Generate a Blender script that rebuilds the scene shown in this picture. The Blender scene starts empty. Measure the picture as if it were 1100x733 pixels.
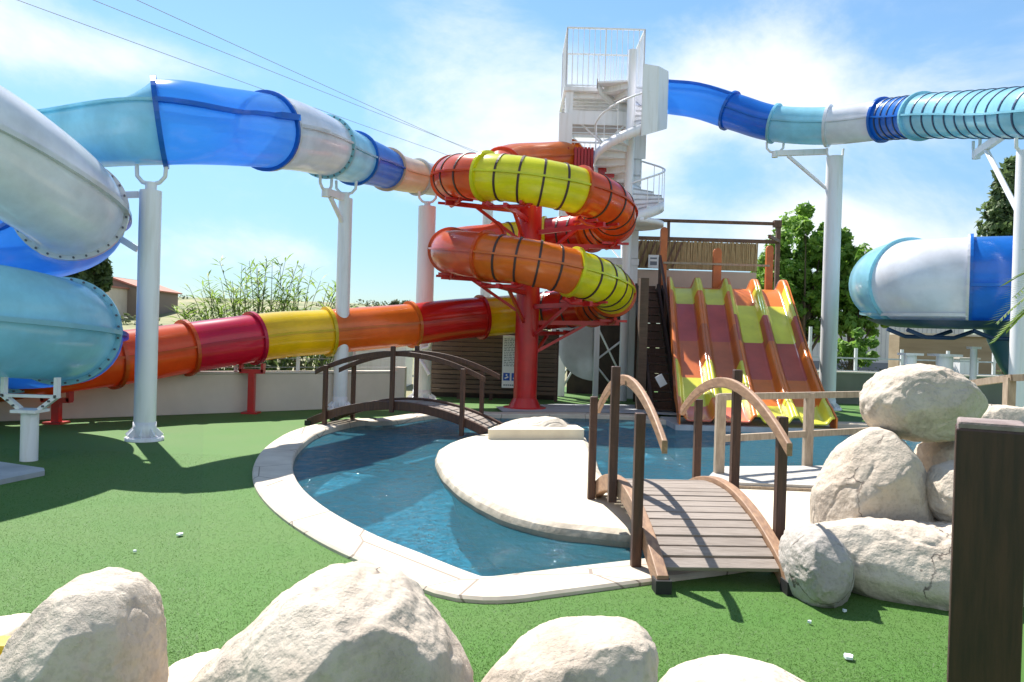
import bpy, bmesh, math, random
from mathutils import Vector, Matrix, noise
random.seed(11)
PI = math.pi
SC = bpy.context.scene
COL = SC.collection

# ------------------------------------------------------------------ camera
H, F, PITCH, ROLL = 1.9, 850.0, math.radians(-0.43), math.radians(1.7)
fwd = Vector((0, math.cos(PITCH), math.sin(PITCH)))
up0 = Vector((0, -math.sin(PITCH), math.cos(PITCH)))
rt0 = Vector((1, 0, 0))
rt = rt0 * math.cos(ROLL) + up0 * math.sin(ROLL)
up = up0 * math.cos(ROLL) - rt0 * math.sin(ROLL)
EYE = Vector((0, 0, H))
cam = bpy.data.cameras.new('camera'); camo = bpy.data.objects.new('camera', cam); COL.objects.link(camo)
cam.sensor_width = 36; cam.lens = 36 * F / 1100; cam.clip_start = .05; cam.clip_end = 3000
camo.matrix_world = Matrix.Translation(EYE) @ Matrix((rt, up, -fwd)).transposed().to_4x4()
SC.camera = camo


def ray(px, py):
    return fwd + rt * ((px - 550) / F) - up * ((py - 366.5) / F)
def P(px, py, d):
    r = ray(px, py); return EYE + r * (d / r.y)
def G(px, py, z=0.0):
    r = ray(px, py); return EYE + r * ((z - H) / r.z)

# ------------------------------------------------------------------ object helpers
def link(name, me, parent=None):
    o = bpy.data.objects.new(name, me); COL.objects.link(o)
    if parent is not None: o.parent = parent
    return o
def tag(o, label=None, cat=None, group=None, kind=None):
    if label: o['label'] = label
    if cat: o['category'] = cat
    if group: o['group'] = group
    if kind: o['kind'] = kind
    return o
def thing(name, label, cat, group=None, loc=(0, 0, 0), rz=0):
    o = link(name, None); o.location = loc; o.rotation_euler = (0, 0, rz)
    return tag(o, label, cat, group)


class MB:
    """collects shapes for ONE mesh object"""
    def __init__(s): s.v = []; s.f = []; s.m = []; s.sm = []
    def add(s, vs, fs, mi=0, smooth=False):
        b = len(s.v); s.v += [tuple(v) for v in vs]
        s.f += [[b + i for i in f] for f in fs]; s.m += [mi] * len(fs); s.sm += [smooth] * len(fs)
    def box(s, c, size, rz=0, mi=0, axes=None):
        c = Vector(c); hx, hy, hz = [k / 2 for k in size]
        if axes is None:
            ax = Vector((math.cos(rz), math.sin(rz), 0)); ay = Vector((-math.sin(rz), math.cos(rz), 0)); az = Vector((0, 0, 1))
        else: ax, ay, az = axes
        vs = [c + ax * (i * hx) + ay * (j * hy) + az * (k * hz) for i in (-1, 1) for j in (-1, 1) for k in (-1, 1)]
        s.add(vs, [(0, 1, 3, 2), (4, 6, 7, 5), (0, 4, 5, 1), (2, 3, 7, 6), (0, 2, 6, 4), (1, 5, 7, 3)], mi)
    def beam(s, p, q, w, h, mi=0, upv=(0, 0, 1)):
        p, q = Vector(p), Vector(q); t = (q - p); L = t.length; t.normalize()
        u = Vector(upv)
        if abs(t.dot(u)) > .98: u = Vector((1, 0, 0))
        sd = t.cross(u).normalized(); n = sd.cross(t)
        s.box((p + q) / 2, (L, w, h), axes=(t, sd, n), mi=mi)
    def rod(s, p, q, r, n=10, r2=None, mi=0, caps=True):
        p, q = Vector(p), Vector(q); s.tube([p, q], [r, r if r2 is None else r2], n, mi, caps)
    def tube(s, pts, rs, n=8, mi=0, caps=True):
        pts = [Vector(p) for p in pts]
        if not hasattr(rs, '__len__'): rs = [rs] * len(pts)
        vs = []; N = len(pts); u = None
        for i, p in enumerate(pts):
            t = (pts[min(i + 1, N - 1)] - pts[max(i - 1, 0)]).normalized()
            if u is None:
                u = Vector((0, 0, 1)) if abs(t.z) < .9 else Vector((1, 0, 0))
            sd = t.cross(u).normalized(); u = sd.cross(t).normalized()
            for k in range(n):
                a = 2 * PI * k / n; vs.append(p + sd * (math.cos(a) * rs[i]) + u * (math.sin(a) * rs[i]))
        fs = [(i * n + k, i * n + (k + 1) % n, (i + 1) * n + (k + 1) % n, (i + 1) * n + k) for i in range(N - 1) for k in range(n)]
        if n > 5: s.add(vs, fs, mi, True)
        else: s.add(vs, fs, mi)
        if caps:
            s.add(vs[:n], [tuple(range(n))[::-1]], mi); s.add(vs[-n:], [tuple(range(n))], mi)
    def lathe(s, prof, c=(0, 0, 0), n=24, mi=0):
        c = Vector(c); vs = []
        for r, z in prof:
            for k in range(n):
                a = 2 * PI * k / n; vs.append(c + Vector((r * math.cos(a), r * math.sin(a), z)))
        fs = [(i * n + k, i * n + (k + 1) % n, (i + 1) * n + (k + 1) % n, (i + 1) * n + k) for i in range(len(prof) - 1) for k in range(n)]
        s.add(vs, fs, mi, True)
    def prism(s, poly, z0, z1, mi=0, mside=None):
        n = len(poly)
        ar = sum(poly[i][0] * poly[(i + 1) % n][1] - poly[(i + 1) % n][0] * poly[i][1] for i in range(n))
        if ar < 0: poly = poly[::-1]
        lo = [(p[0], p[1], z0) for p in poly]; hi = [(p[0], p[1], z1) for p in poly]
        s.add(hi, [tuple(range(n))], mi); s.add(lo, [tuple(range(n))[::-1]], mi)
        s.add(lo + hi, [(i, (i + 1) % n, n + (i + 1) % n, n + i) for i in range(n)], mi if mside is None else mside)
    def build(s, name, mats, parent=None, bevel=0):
        me = bpy.data.meshes.new(name); me.from_pydata(s.v, [], s.f)
        if not isinstance(mats, (list, tuple)): mats = [mats]
        for m in mats: me.materials.append(m)
        me.polygons.foreach_set('material_index', s.m); me.polygons.foreach_set('use_smooth', s.sm); me.update()
        o = link(name, me, parent)
        if bevel:
            b = o.modifiers.new('bevel', 'BEVEL'); b.width = bevel; b.segments = 2; b.limit_method = 'ANGLE'
        return o

# ------------------------------------------------------------------ materials
def mat(name, col, rough=.5, col2=None, scale=4, detail=5, bump=0, bscale=30, trans=0, metal=0, coat=0, island=0, tcol=None, stretch=None, spec=.5, thr=(.35, .65)):
    m = bpy.data.materials.new(name); m.use_nodes = True; nt = m.node_tree; N = nt.nodes; L = nt.links
    b = N['Principled BSDF']; out = N['Material Output']
    b.inputs['Roughness'].default_value = rough; b.inputs['Metallic'].default_value = metal
    b.inputs['Coat Weight'].default_value = coat; b.inputs['Coat Roughness'].default_value = .12
    b.inputs['Specular IOR Level'].default_value = spec
    c4 = (*col, 1); b.inputs['Base Color'].default_value = c4
    src = None
    geo = N.new('ShaderNodeNewGeometry'); vec = geo.outputs['Position']
    if stretch:
        mp = N.new('ShaderNodeVectorMath'); mp.operation = 'MULTIPLY'; mp.inputs[1].default_value = stretch; L.new(vec, mp.inputs[0]); vec = mp.outputs[0]
    if col2 is not None:
        n = N.new('ShaderNodeTexNoise'); n.inputs['Scale'].default_value = scale; n.inputs['Detail'].default_value = detail; n.inputs['Roughness'].default_value = .6
        L.new(vec, n.inputs['Vector'])
        mr = N.new('ShaderNodeMapRange'); mr.inputs['From Min'].default_value = thr[0]; mr.inputs['From Max'].default_value = thr[1]
        L.new(n.outputs['Fac'], mr.inputs['Value'])
        mx = N.new('ShaderNodeMix'); mx.data_type = 'RGBA'; mx.inputs['A'].default_value = c4; mx.inputs['B'].default_value = (*col2, 1)
        L.new(mr.outputs[0], mx.inputs['Factor']); src = mx.outputs['Result']
        if island:
            mx2 = N.new('ShaderNodeMix'); mx2.data_type = 'FLOAT'; mx2.inputs['Factor'].default_value = island
            L.new(mr.outputs[0], mx2.inputs['A']); L.new(geo.outputs['Random Per Island'], mx2.inputs['B']); L.new(mx2.outputs['Result'], mx.inputs['Factor'])
        L.new(src, b.inputs['Base Color'])
    if bump:
        n2 = N.new('ShaderNodeTexNoise'); n2.inputs['Scale'].default_value = bscale; n2.inputs['Detail'].default_value = 6; L.new(vec, n2.inputs['Vector'])
        bp = N.new('ShaderNodeBump'); bp.inputs['Strength'].default_value = min(1, bump * 10); bp.inputs['Distance'].default_value = .1 * bump
        L.new(n2.outputs['Fac'], bp.inputs['Height']); L.new(bp.outputs[0], b.inputs['Normal'])
    if trans:
        t = N.new('ShaderNodeBsdfTranslucent'); t.inputs['Color'].default_value = (*(tcol or col), 1)
        if src and not tcol: L.new(src, t.inputs['Color'])
        ms = N.new('ShaderNodeMixShader'); ms.inputs[0].default_value = trans
        L.new(b.outputs[0], ms.inputs[1]); L.new(t.outputs[0], ms.inputs[2]); L.new(ms.outputs[0], out.inputs[0])
    return m
def fibre(name, col, trans=.3, col2=None, rough=.22):
    return mat(name, col, rough, col2 or tuple(c * .78 for c in col), 1.4, 6, trans=trans, coat=.4, bump=.0025, bscale=7)

M = {}
M['white_f'] = fibre('fibreglass_white', (.84, .84, .89), .22)
M['sky_f'] = fibre('fibreglass_light_blue', (.36, .74, .88), .34)
M['blue_f'] = fibre('fibreglass_deep_blue', (.02, .21, .74), .4)
M['clear_f'] = fibre('fibreglass_sheer_blue', (.13, .46, .95), .66, (.11, .42, .92))
def sheer(m, fac, col):
    nt = m.node_tree; N = nt.nodes; L = nt.links; out = N['Material Output']; old = out.inputs[0].links[0].from_socket
    t = N.new('ShaderNodeBsdfTransparent'); t.inputs['Color'].default_value = (*col, 1); ms = N.new('ShaderNodeMixShader'); ms.inputs[0].default_value = fac
    L.new(old, ms.inputs[1]); L.new(t.outputs[0], ms.inputs[2]); L.new(ms.outputs[0], out.inputs[0])
sheer(M['clear_f'], .10, (.45, .74, 1.0))
M['cream_f'] = fibre('fibreglass_cream', (.78, .62, .42), .25)
M['grey_f'] = fibre('fibreglass_pale_grey', (.6, .66, .7), .25)
M['orange_f'] = fibre('fibreglass_orange', (.80, .20, .025), .3)
M['dorange_f'] = fibre('fibreglass_burnt_orange', (.76, .12, .02), .35)
M['red_f'] = fibre('fibreglass_red', (.60, .02, .015), .3)
M['salmon_f'] = fibre('fibreglass_salmon', (.78, .15, .07), .35)
M['crimson_f'] = fibre('fibreglass_crimson', (.62, .012, .06), .3)
M['yellow_f'] = fibre('fibreglass_yellow', (.85, .62, .01), .3)
M['lime_f'] = fibre('fibreglass_lime', (.82, .84, .02), .3)
M['maroon_f'] = fibre('fibreglass_maroon', (.60, .105, .06), .2, rough=.38)
M['brown_f'] = fibre('fibreglass_tan_orange', (.66, .17, .04), .2, rough=.38)
M['slorange_f'] = fibre('fibreglass_slide_orange', (.90, .24, .03), .22, rough=.38)
M['slyellow_f'] = fibre('fibreglass_slide_yellow', (.90, .84, .08), .22, rough=.38)
M['sllime_f'] = fibre('fibreglass_slide_lime', (.80, .78, .08), .22, rough=.38)
M['slsalmon_f'] = fibre('fibreglass_slide_salmon', (.75, .18, .10), .15, rough=.38)
M['dband'] = mat('dark_band', (.05, .025, .02), .5)
M['nband'] = mat('navy_band', (.015, .045, .12), .4)
M['bolt'] = mat('bolt_dark', (.12, .12, .14), .4, metal=.6)
M['white'] = mat('white_paint', (.80, .80, .83), .35, (.64, .62, .60), 1.6, 7, coat=.1, stretch=(5, 5, .5), thr=(.5, .85))
M['steel'] = mat('galvanised_steel', (.5, .52, .55), .4, (.4, .42, .45), 8, metal=.5)
M['redsteel'] = mat('red_paint', (.55, .012, .012), .35, (.42, .012, .012), 3, coat=.2)
M['dkwood'] = mat('dark_stained_wood', (.045, .020, .013), .55, (.085, .036, .02), 5, 8, stretch=(6, 6, .7), bump=.05, bscale=12)
M['post'] = mat('near_post_wood', (.024, .009, .006), .5, (.055, .020, .012), 9, 8, stretch=(7, 7, .6), bump=.03, bscale=14)
M['posttop'] = mat('weathered_end_grain', (.30, .24, .22), .8, (.18, .13, .12), 14, 6, bump=.05, bscale=60)
M['deckwood'] = mat('weathered_plank_wood', (.33, .275, .235), .7, (.20, .16, .13), 3.2, 8, stretch=(1.2, 14, 6), bump=.06, bscale=9, island=.35)
M['railwood'] = mat('tan_rail_wood', (.36, .21, .12), .6, (.22, .12, .07), 4, 8, stretch=(8, 1.4, 8), bump=.03, bscale=12)
M['palewood'] = mat('pale_wood', (.42, .33, .24), .7, (.28, .21, .15), 4, 8, stretch=(6, 6, 1.2), bump=.04, bscale=10)
M['plank'] = mat('screen_plank_wood', (.15, .095, .06), .7, (.07, .045, .03), 2.5, 8, stretch=(1, 1, 9), bump=.05, bscale=8, island=.5)
M['rubber'] = mat('black_rubber', (.012, .012, .013), .6)
M['dark'] = mat('dark_brown_timber', (.028, .018, .014), .7, (.05, .03, .022), 4)  # very dark brown timber with a slightly varied tone
M['cream'] = mat('cream_concrete', (.70, .62, .47), .75, (.55, .47, .36), 1.3, 8, bump=.02, bscale=24)
M['coping'] = mat('coping_stone', (.60, .53, .43), .8, (.47, .40, .32), 2.2, 8, bump=.03, bscale=18)
M['kerbrock'] = mat('island_edge_rock', (.56, .49, .39), .85, (.34, .29, .23), 5, 8, bump=.12, bscale=12)
M['paving'] = mat('pale_paving', (.42, .44, .46), .7, (.30, .32, .35), 2, 7, bump=.02, bscale=20)
M['wallbeige'] = mat('beige_render', (.66, .56, .46), .85, (.58, .49, .40), 1.1, 8, bump=.02, bscale=40)
M['wallolive'] = mat('olive_render', (.20, .20, .17), .85, (.15, .15, .125), 1, 6, bump=.02, bscale=40)
M['wallcap'] = mat('wall_cap', (.60, .54, .47), .8)
M['soil'] = mat('dry_ground', (.26, .22, .13), .95, (.16, .17, .07), .25, 10, bump=.05, bscale=3)
M['hill'] = mat('scrub_hillside', (.30, .27, .15), .95, (.10, .14, .05), .22, 10)
M['reed'] = mat('reed_screen', (.52, .38, .20), .8, (.32, .21, .10), 3, 7, stretch=(9, 9, 1), bump=.05, bscale=14)
M['orangepost'] = mat('orange_stained_post', (.56, .16, .04), .5, (.42, .11, .03), 3)
M['panelbeige'] = mat('beige_panel', (.55, .41, .33), .7, (.48, .36, .29), 1.4)
M['rail_brown'] = mat('brown_rail', (.17, .085, .05), .6, (.10, .05, .03), 4)
M['shed'] = mat('pale_grey_cladding', (.58, .60, .62), .6, (.50, .52, .55), .6)
M['shedroof'] = mat('terracotta_roof', (.42, .17, .12), .8, (.34, .14, .10), 1)
M['houswall'] = mat('grey_brown_wall', (.22, .17, .14), .85)
M['paper'] = mat('white_sign', (.80, .80, .82), .5)
M['ink'] = mat('grey_ink', (.18, .2, .24), .6)
M['inkblue'] = mat('blue_pictogram', (.02, .09, .45), .5)
M['bark'] = mat('bark', (.16, .12, .085), .9, (.08, .06, .045), 5, bump=.1, bscale=8)
def leafm(name, a, b, tr=.35): return mat(name, a, .55, b, .6, 4, trans=tr, island=.75)
M['leaf_mid'] = leafm('leaves_mid', (.09, .22, .03), (.30, .48, .08), .5)
M['leaf_dark'] = leafm('leaves_dark', (.03, .065, .022), (.09, .14, .04), .35)
M['leaf_poplar'] = leafm('leaves_poplar', (.07, .12, .045), (.19, .26, .10), .45)
M['leaf_reed'] = leafm('leaves_reed', (.13, .24, .03), (.34, .46, .10), .5)
M['leaf_olive'] = leafm('leaves_olive', (.06, .085, .04), (.15, .18, .085))
M['leaf_palm'] = leafm('leaves_palm', (.06, .13, .02), (.20, .27, .05))
M['wire'] = mat('cable', (.32, .36, .42), .6)
M['litter'] = mat('pale_scrap', (.7, .76, .76), .6)
M['yellowpl'] = mat('yellow_plastic', (.80, .50, .02), .4)

def rock_mat(nm='sprayed_concrete_rock', ca=(.57, .495, .405), cb_=(.46, .37, .29)):
    m = mat(nm, ca, .85, cb_, 1.4, 9, bump=.22, bscale=13, thr=(.4, .72))
    nt = m.node_tree; N = nt.nodes; L = nt.links; b = N['Principled BSDF']
    old = b.inputs['Base Color'].links[0].from_socket
    geo = N.new('ShaderNodeNewGeometry')
    n = N.new('ShaderNodeTexNoise'); n.inputs['Scale'].default_value = 2.6; n.inputs['Detail'].default_value = 8; n.inputs['Roughness'].default_value = .65; n.inputs['Distortion'].default_value = .6
    off = N.new('ShaderNodeVectorMath'); off.inputs[1].default_value = (7.3, 2.2, 5.1); L.new(geo.outputs['Position'], off.inputs[0]); L.new(off.outputs[0], n.inputs['Vector'])
    mr = N.new('ShaderNodeMapRange'); mr.inputs['From Min'].default_value = .55; mr.inputs['From Max'].default_value = .75; mr.inputs['To Max'].default_value = .7; L.new(n.outputs['Fac'], mr.inputs['Value'])
    mx = N.new('ShaderNodeMix'); mx.data_type = 'RGBA'; L.new(mr.outputs[0], mx.inputs['Factor']); L.new(old, mx.inputs['A']); mx.inputs['B'].default_value = (.20, .165, .15, 1)
    v = N.new('ShaderNodeTexNoise'); v.inputs['Scale'].default_value = 34; v.inputs['Detail'].default_value = 3; L.new(geo.outputs['Position'], v.inputs['Vector'])
    mr2 = N.new('ShaderNodeMapRange'); mr2.inputs['From Min'].default_value = .36; mr2.inputs['From Max'].default_value = .5; mr2.inputs['To Min'].default_value = .88; mr2.inputs['To Max'].default_value = 1; L.new(v.outputs['Fac'], mr2.inputs['Value'])
    mu = N.new('ShaderNodeMix'); mu.data_type = 'RGBA'; mu.blend_type = 'MULTIPLY'; mu.inputs['Factor'].default_value = 1; L.new(mx.outputs['Result'], mu.inputs['A']); L.new(mr2.outputs[0], mu.inputs['B'])
    vc = N.new('ShaderNodeTexVoronoi'); vc.feature = 'DISTANCE_TO_EDGE'; vc.inputs['Scale'].default_value = 1.25
    wz = N.new('ShaderNodeTexNoise'); wz.inputs['Scale'].default_value = 5; wz.inputs['Detail'].default_value = 6; L.new(geo.outputs['Position'], wz.inputs['Vector'])
    wa = N.new('ShaderNodeVectorMath'); wa.operation = 'MULTIPLY_ADD'; wa.inputs[1].default_value = (.35, .35, .35); L.new(wz.outputs['Color'], wa.inputs[0]); L.new(geo.outputs['Position'], wa.inputs[2]); L.new(wa.outputs[0], vc.inputs['Vector'])
    c1 = N.new('ShaderNodeMapRange'); c1.inputs['From Min'].default_value = .003; c1.inputs['From Max'].default_value = .012; c1.inputs['To Min'].default_value = .85; c1.inputs['To Max'].default_value = 0; L.new(vc.outputs['Distance'], c1.inputs['Value'])
    cm = N.new('ShaderNodeTexNoise'); cm.inputs['Scale'].default_value = 1.7; L.new(off.outputs[0], cm.inputs['Vector'])
    c2 = N.new('ShaderNodeMapRange'); c2.inputs['From Min'].default_value = .58; c2.inputs['From Max'].default_value = .63; L.new(cm.outputs['Fac'], c2.inputs['Value'])
    c3 = N.new('ShaderNodeMath'); c3.operation = 'MULTIPLY'; L.new(c1.outputs[0], c3.inputs[0]); L.new(c2.outputs[0], c3.inputs[1])
    mc = N.new('ShaderNodeMix'); mc.data_type = 'RGBA'; L.new(c3.outputs[0], mc.inputs['Factor']); L.new(mu.outputs['Result'], mc.inputs['A']); mc.inputs['B'].default_value = (.07, .05, .04, 1)
    L.new(mc.outputs['Result'], b.inputs['Base Color'])
    n3 = N.new('ShaderNodeTexNoise'); n3.inputs['Scale'].default_value = 62; n3.inputs['Detail'].default_value = 5; n3.inputs['Roughness'].default_value = .7; L.new(geo.outputs['Position'], n3.inputs['Vector'])
    n4 = N.new('ShaderNodeTexNoise'); n4.inputs['Scale'].default_value = 3; L.new(geo.outputs['Position'], n4.inputs['Vector'])
    m4 = N.new('ShaderNodeMapRange'); m4.inputs['From Min'].default_value = .42; m4.inputs['From Max'].default_value = .6; m4.inputs['To Min'].default_value = .15; L.new(n4.outputs['Fac'], m4.inputs['Value'])
    b3 = N.new('ShaderNodeBump'); b3.inputs['Distance'].default_value = .02; L.new(m4.outputs[0], b3.inputs['Strength']); L.new(n3.outputs['Fac'], b3.inputs['Height']); b3.inputs['Distance'].default_value = .013
    ob = b.inputs['Normal'].links[0].from_node; L.new(ob.outputs[0], b3.inputs['Normal']); L.new(b3.outputs[0], b.inputs['Normal'])
    return m
M['rock'] = rock_mat(); M['greyrock'] = rock_mat('grey_rock', (.44, .40, .36), (.34, .30, .265))  # greyrock: its own light grey with the post's shadow put into the colour

def lawn_mat():
    m = mat('artificial_turf', (.034, .118, .006), .8, (.058, .158, .012), 260, 4, bump=.05, bscale=220, spec=.4, thr=(.3, .7))
    nt = m.node_tree; N = nt.nodes; L = nt.links; b = N['Principled BSDF']
    old = b.inputs['Base Color'].links[0].from_socket; geo = N.new('ShaderNodeNewGeometry')
    n = N.new('ShaderNodeTexNoise'); n.inputs['Scale'].default_value = .9; n.inputs['Detail'].default_value = 7; L.new(geo.outputs['Position'], n.inputs['Vector'])
    mr = N.new('ShaderNodeMapRange'); mr.inputs['From Min'].default_value = .35; mr.inputs['From Max'].default_value = .7; mr.inputs['To Min'].default_value = 0; mr.inputs['To Max'].default_value = .55; L.new(n.outputs['Fac'], mr.inputs['Value'])
    mx = N.new('ShaderNodeMix'); mx.data_type = 'RGBA'; L.new(mr.outputs[0], mx.inputs['Factor']); L.new(old, mx.inputs['A']); mx.inputs['B'].default_value = (.072, .138, .022, 1)
    L.new(mx.outputs['Result'], b.inputs['Base Color'])
    sx = N.new('ShaderNodeSeparateXYZ'); L.new(geo.outputs['Position'], sx.inputs[0])
    def mn(op, a, c):
        q = N.new('ShaderNodeMath'); q.operation = op
        for i, x in enumerate((a, c)):
            if isinstance(x, (int, float)): q.inputs[i].default_value = x
            else: L.new(x, q.inputs[i])
        return q.outputs[0]
    wv = mn('ADD', mn('MULTIPLY', sx.outputs[0], .93), mn('MULTIPLY', sx.outputs[1], .36)); wv = mn('ADD', wv, mn('MULTIPLY', n.outputs['Fac'], .03))
    fr_ = mn('FRACT', mn('MULTIPLY', wv, .5), 0); st_ = mn('LESS_THAN', fr_, .008)
    row = mn('MULTIPLY', mn('FRACT', mn('MULTIPLY', mn('FLOOR', mn('MULTIPLY', wv, .5), 0), .377), 0), .22)
    mz = N.new('ShaderNodeMix'); mz.data_type = 'RGBA'; mz.blend_type = 'MULTIPLY'; L.new(mn('ADD', mn('MULTIPLY', st_, .22), row), mz.inputs['Factor']); L.new(mx.outputs['Result'], mz.inputs['A']); mz.inputs['B'].default_value = (.45, .5, .4, 1); L.new(mz.outputs['Result'], b.inputs['Base Color'])
    b.inputs['Sheen Weight'].default_value = .06; b.inputs['Sheen Roughness'].default_value = .4; b.inputs['Sheen Tint'].default_value = (.7, .9, .6, 1)
    return m
M['lawn'] = lawn_mat()
M['blade'] = mat('turf_blades', (.045, .132, .010), .5, (.078, .172, .020), 3, 3, trans=.5, island=.9)

def water_mat():
    m = bpy.data.materials.new('pool_water'); m.use_nodes = True; nt = m.node_tree; N = nt.nodes; L = nt.links
    N.remove(N['Principled BSDF']); out = N['Material Output']
    geo = N.new('ShaderNodeNewGeometry')
    mp = N.new('ShaderNodeVectorMath'); mp.operation = 'MULTIPLY'; mp.inputs[1].default_value = (1, 1, 1); L.new(geo.outputs['Position'], mp.inputs[0])
    n1 = N.new('ShaderNodeTexNoise'); n1.inputs['Scale'].default_value = 5.0; n1.inputs['Detail'].default_value = 5; n1.inputs['Distortion'].default_value = 1.2; n1.inputs['Roughness'].default_value = .55; L.new(mp.outputs[0], n1.inputs['Vector'])
    bp = N.new('ShaderNodeBump'); bp.inputs['Strength'].default_value = .9; bp.inputs['Distance'].default_value = .2; L.new(n1.outputs['Fac'], bp.inputs['Height'])
    gl = N.new('ShaderNodeBsdfGlossy'); gl.inputs['Roughness'].default_value = .04; L.new(bp.outputs[0], gl.inputs['Normal'])
    tr = N.new('ShaderNodeBsdfTransparent'); tr.inputs['Color'].default_value = (.36, .68, .78, 1)
    fr = N.new('ShaderNodeFresnel'); fr.inputs['IOR'].default_value = 1.42; L.new(bp.outputs[0], fr.inputs['Normal'])
    df = N.new('ShaderNodeBsdfDiffuse'); df.inputs['Color'].default_value = (.075, .31, .41, 1)
    m0 = N.new('ShaderNodeMixShader'); m0.inputs[0].default_value = .22; L.new(tr.outputs[0], m0.inputs[1]); L.new(df.outputs[0], m0.inputs[2])
    ms = N.new('ShaderNodeMixShader'); L.new(fr.outputs[0], ms.inputs[0]); L.new(m0.outputs[0], ms.inputs[1]); L.new(gl.outputs[0], ms.inputs[2]); L.new(ms.outputs[0], out.inputs[0])
    return m
M['water'] = water_mat()
M['poolfloor'] = mat('pool_liner', (.13, .41, .56), .6, (.23, .53, .66), 1.6, 6, thr=(.35, .7))
M['poolwall'] = mat('pool_wall', (.20, .44, .58), .7, (.14, .34, .46), 3, 6)

# ------------------------------------------------------------------ light and sky
SUN = Vector((-.37, .62, 1.0)).normalized()
sl = bpy.data.lights.new('sun', 'SUN'); sl.energy = 5.0; sl.angle = math.radians(.5); sl.color = (1, .955, .88)
so = bpy.data.objects.new('sun', sl); COL.objects.link(so); so.rotation_euler = SUN.to_track_quat('Z', 'Y').to_euler(); so.location = (-20, 30, 50)
W = bpy.data.worlds.new('World'); SC.world = W; W.use_nodes = True
nt = W.node_tree; N = nt.nodes; L = nt.links
bg = N['Background']; bg.inputs['Strength'].default_value = .105
sky = N.new('ShaderNodeTexSky'); sky.sky_type = 'NISHITA'; sky.sun_disc = False
sky.sun_elevation = math.asin(SUN.z); sky.sun_rotation = math.atan2(SUN.x, SUN.y); sky.air_density = 1.1; sky.dust_density = .12; sky.ozone_density = 2.2
tc = N.new('ShaderNodeTexCoord')
nz = N.new('ShaderNodeTexNoise'); nz.inputs['Scale'].default_value = 3.2; nz.inputs['Detail'].default_value = 9; nz.inputs['Roughness'].default_value = .62; nz.inputs['Distortion'].default_value = .25
st = N.new('ShaderNodeVectorMath'); st.operation = 'MULTIPLY'; st.inputs[1].default_value = (1, 1, 1.7); L.new(tc.outputs['Generated'], st.inputs[0]); L.new(st.outputs[0], nz.inputs['Vector'])
def math_node(op, a, b=None):
    n = N.new('ShaderNodeMath'); n.operation = op
    for i, x in enumerate((a, b)):
        if x is None: continue
        if isinstance(x, (int, float)): n.inputs[i].default_value = x
        else: L.new(x, n.inputs[i])
    return n.outputs[0]
acc = None
# cloud banks: direction, half-width, half-height (radians), weight
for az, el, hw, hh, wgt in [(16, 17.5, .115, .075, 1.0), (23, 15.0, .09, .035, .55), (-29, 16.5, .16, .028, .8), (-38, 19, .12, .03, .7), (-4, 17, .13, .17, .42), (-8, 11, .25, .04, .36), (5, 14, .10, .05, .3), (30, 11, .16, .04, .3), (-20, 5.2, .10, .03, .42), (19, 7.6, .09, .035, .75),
                            (26, 6.5, .14, .04, .5), (8, 9, .08, .06, .35), (38, 5, .12, .05, .5), (60, 22, .3, .12, .8), (-75, 24, .35, .1, .8), (120, 25, .5, .16, .9), (-150, 30, .5, .2, .9), (10, 45, .35, .12, .5), (170, 32, .6, .28, .7)]:  # out-of-view banks behind and over the camera are added to brighten the shade
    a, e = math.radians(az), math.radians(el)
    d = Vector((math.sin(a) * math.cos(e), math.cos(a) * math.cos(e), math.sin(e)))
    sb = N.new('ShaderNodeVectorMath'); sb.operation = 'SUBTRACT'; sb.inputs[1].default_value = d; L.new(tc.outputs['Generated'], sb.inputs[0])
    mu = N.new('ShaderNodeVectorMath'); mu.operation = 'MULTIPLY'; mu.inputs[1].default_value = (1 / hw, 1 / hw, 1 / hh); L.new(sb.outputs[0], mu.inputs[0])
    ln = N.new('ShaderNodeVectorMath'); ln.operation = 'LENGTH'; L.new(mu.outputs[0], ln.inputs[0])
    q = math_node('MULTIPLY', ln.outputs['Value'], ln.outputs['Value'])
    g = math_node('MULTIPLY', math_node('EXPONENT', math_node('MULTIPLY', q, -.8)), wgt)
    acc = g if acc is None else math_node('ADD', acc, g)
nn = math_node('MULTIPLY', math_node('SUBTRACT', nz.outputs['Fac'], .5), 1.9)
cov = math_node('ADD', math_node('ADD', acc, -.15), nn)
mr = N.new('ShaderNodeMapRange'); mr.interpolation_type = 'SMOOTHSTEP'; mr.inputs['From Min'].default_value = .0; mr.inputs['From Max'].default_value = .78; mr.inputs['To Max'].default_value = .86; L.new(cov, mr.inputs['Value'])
mx = N.new('ShaderNodeMix'); mx.data_type = 'RGBA'; tint = N.new('ShaderNodeMix'); tint.data_type = 'RGBA'; tint.blend_type = 'MULTIPLY'; tint.inputs['Factor'].default_value = 1; L.new(sky.outputs[0], tint.inputs['A'])
zs_ = N.new('ShaderNodeSeparateXYZ'); L.new(tc.outputs['Generated'], zs_.inputs[0]); zr_ = N.new('ShaderNodeMapRange'); zr_.interpolation_type = 'SMOOTHSTEP'; zr_.inputs['From Max'].default_value = .34; L.new(zs_.outputs[2], zr_.inputs['Value'])
tg_ = N.new('ShaderNodeMix'); tg_.data_type = 'RGBA'; tg_.inputs['A'].default_value = (.40, .495, .60, 1); tg_.inputs['B'].default_value = (.68, .81, .85, 1); L.new(zr_.outputs[0], tg_.inputs['Factor']); L.new(tg_.outputs['Result'], tint.inputs['B'])
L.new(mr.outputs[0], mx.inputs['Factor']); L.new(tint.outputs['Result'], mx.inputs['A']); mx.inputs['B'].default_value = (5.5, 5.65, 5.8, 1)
L.new(mx.outputs['Result'], bg.inputs['Color'])
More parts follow.
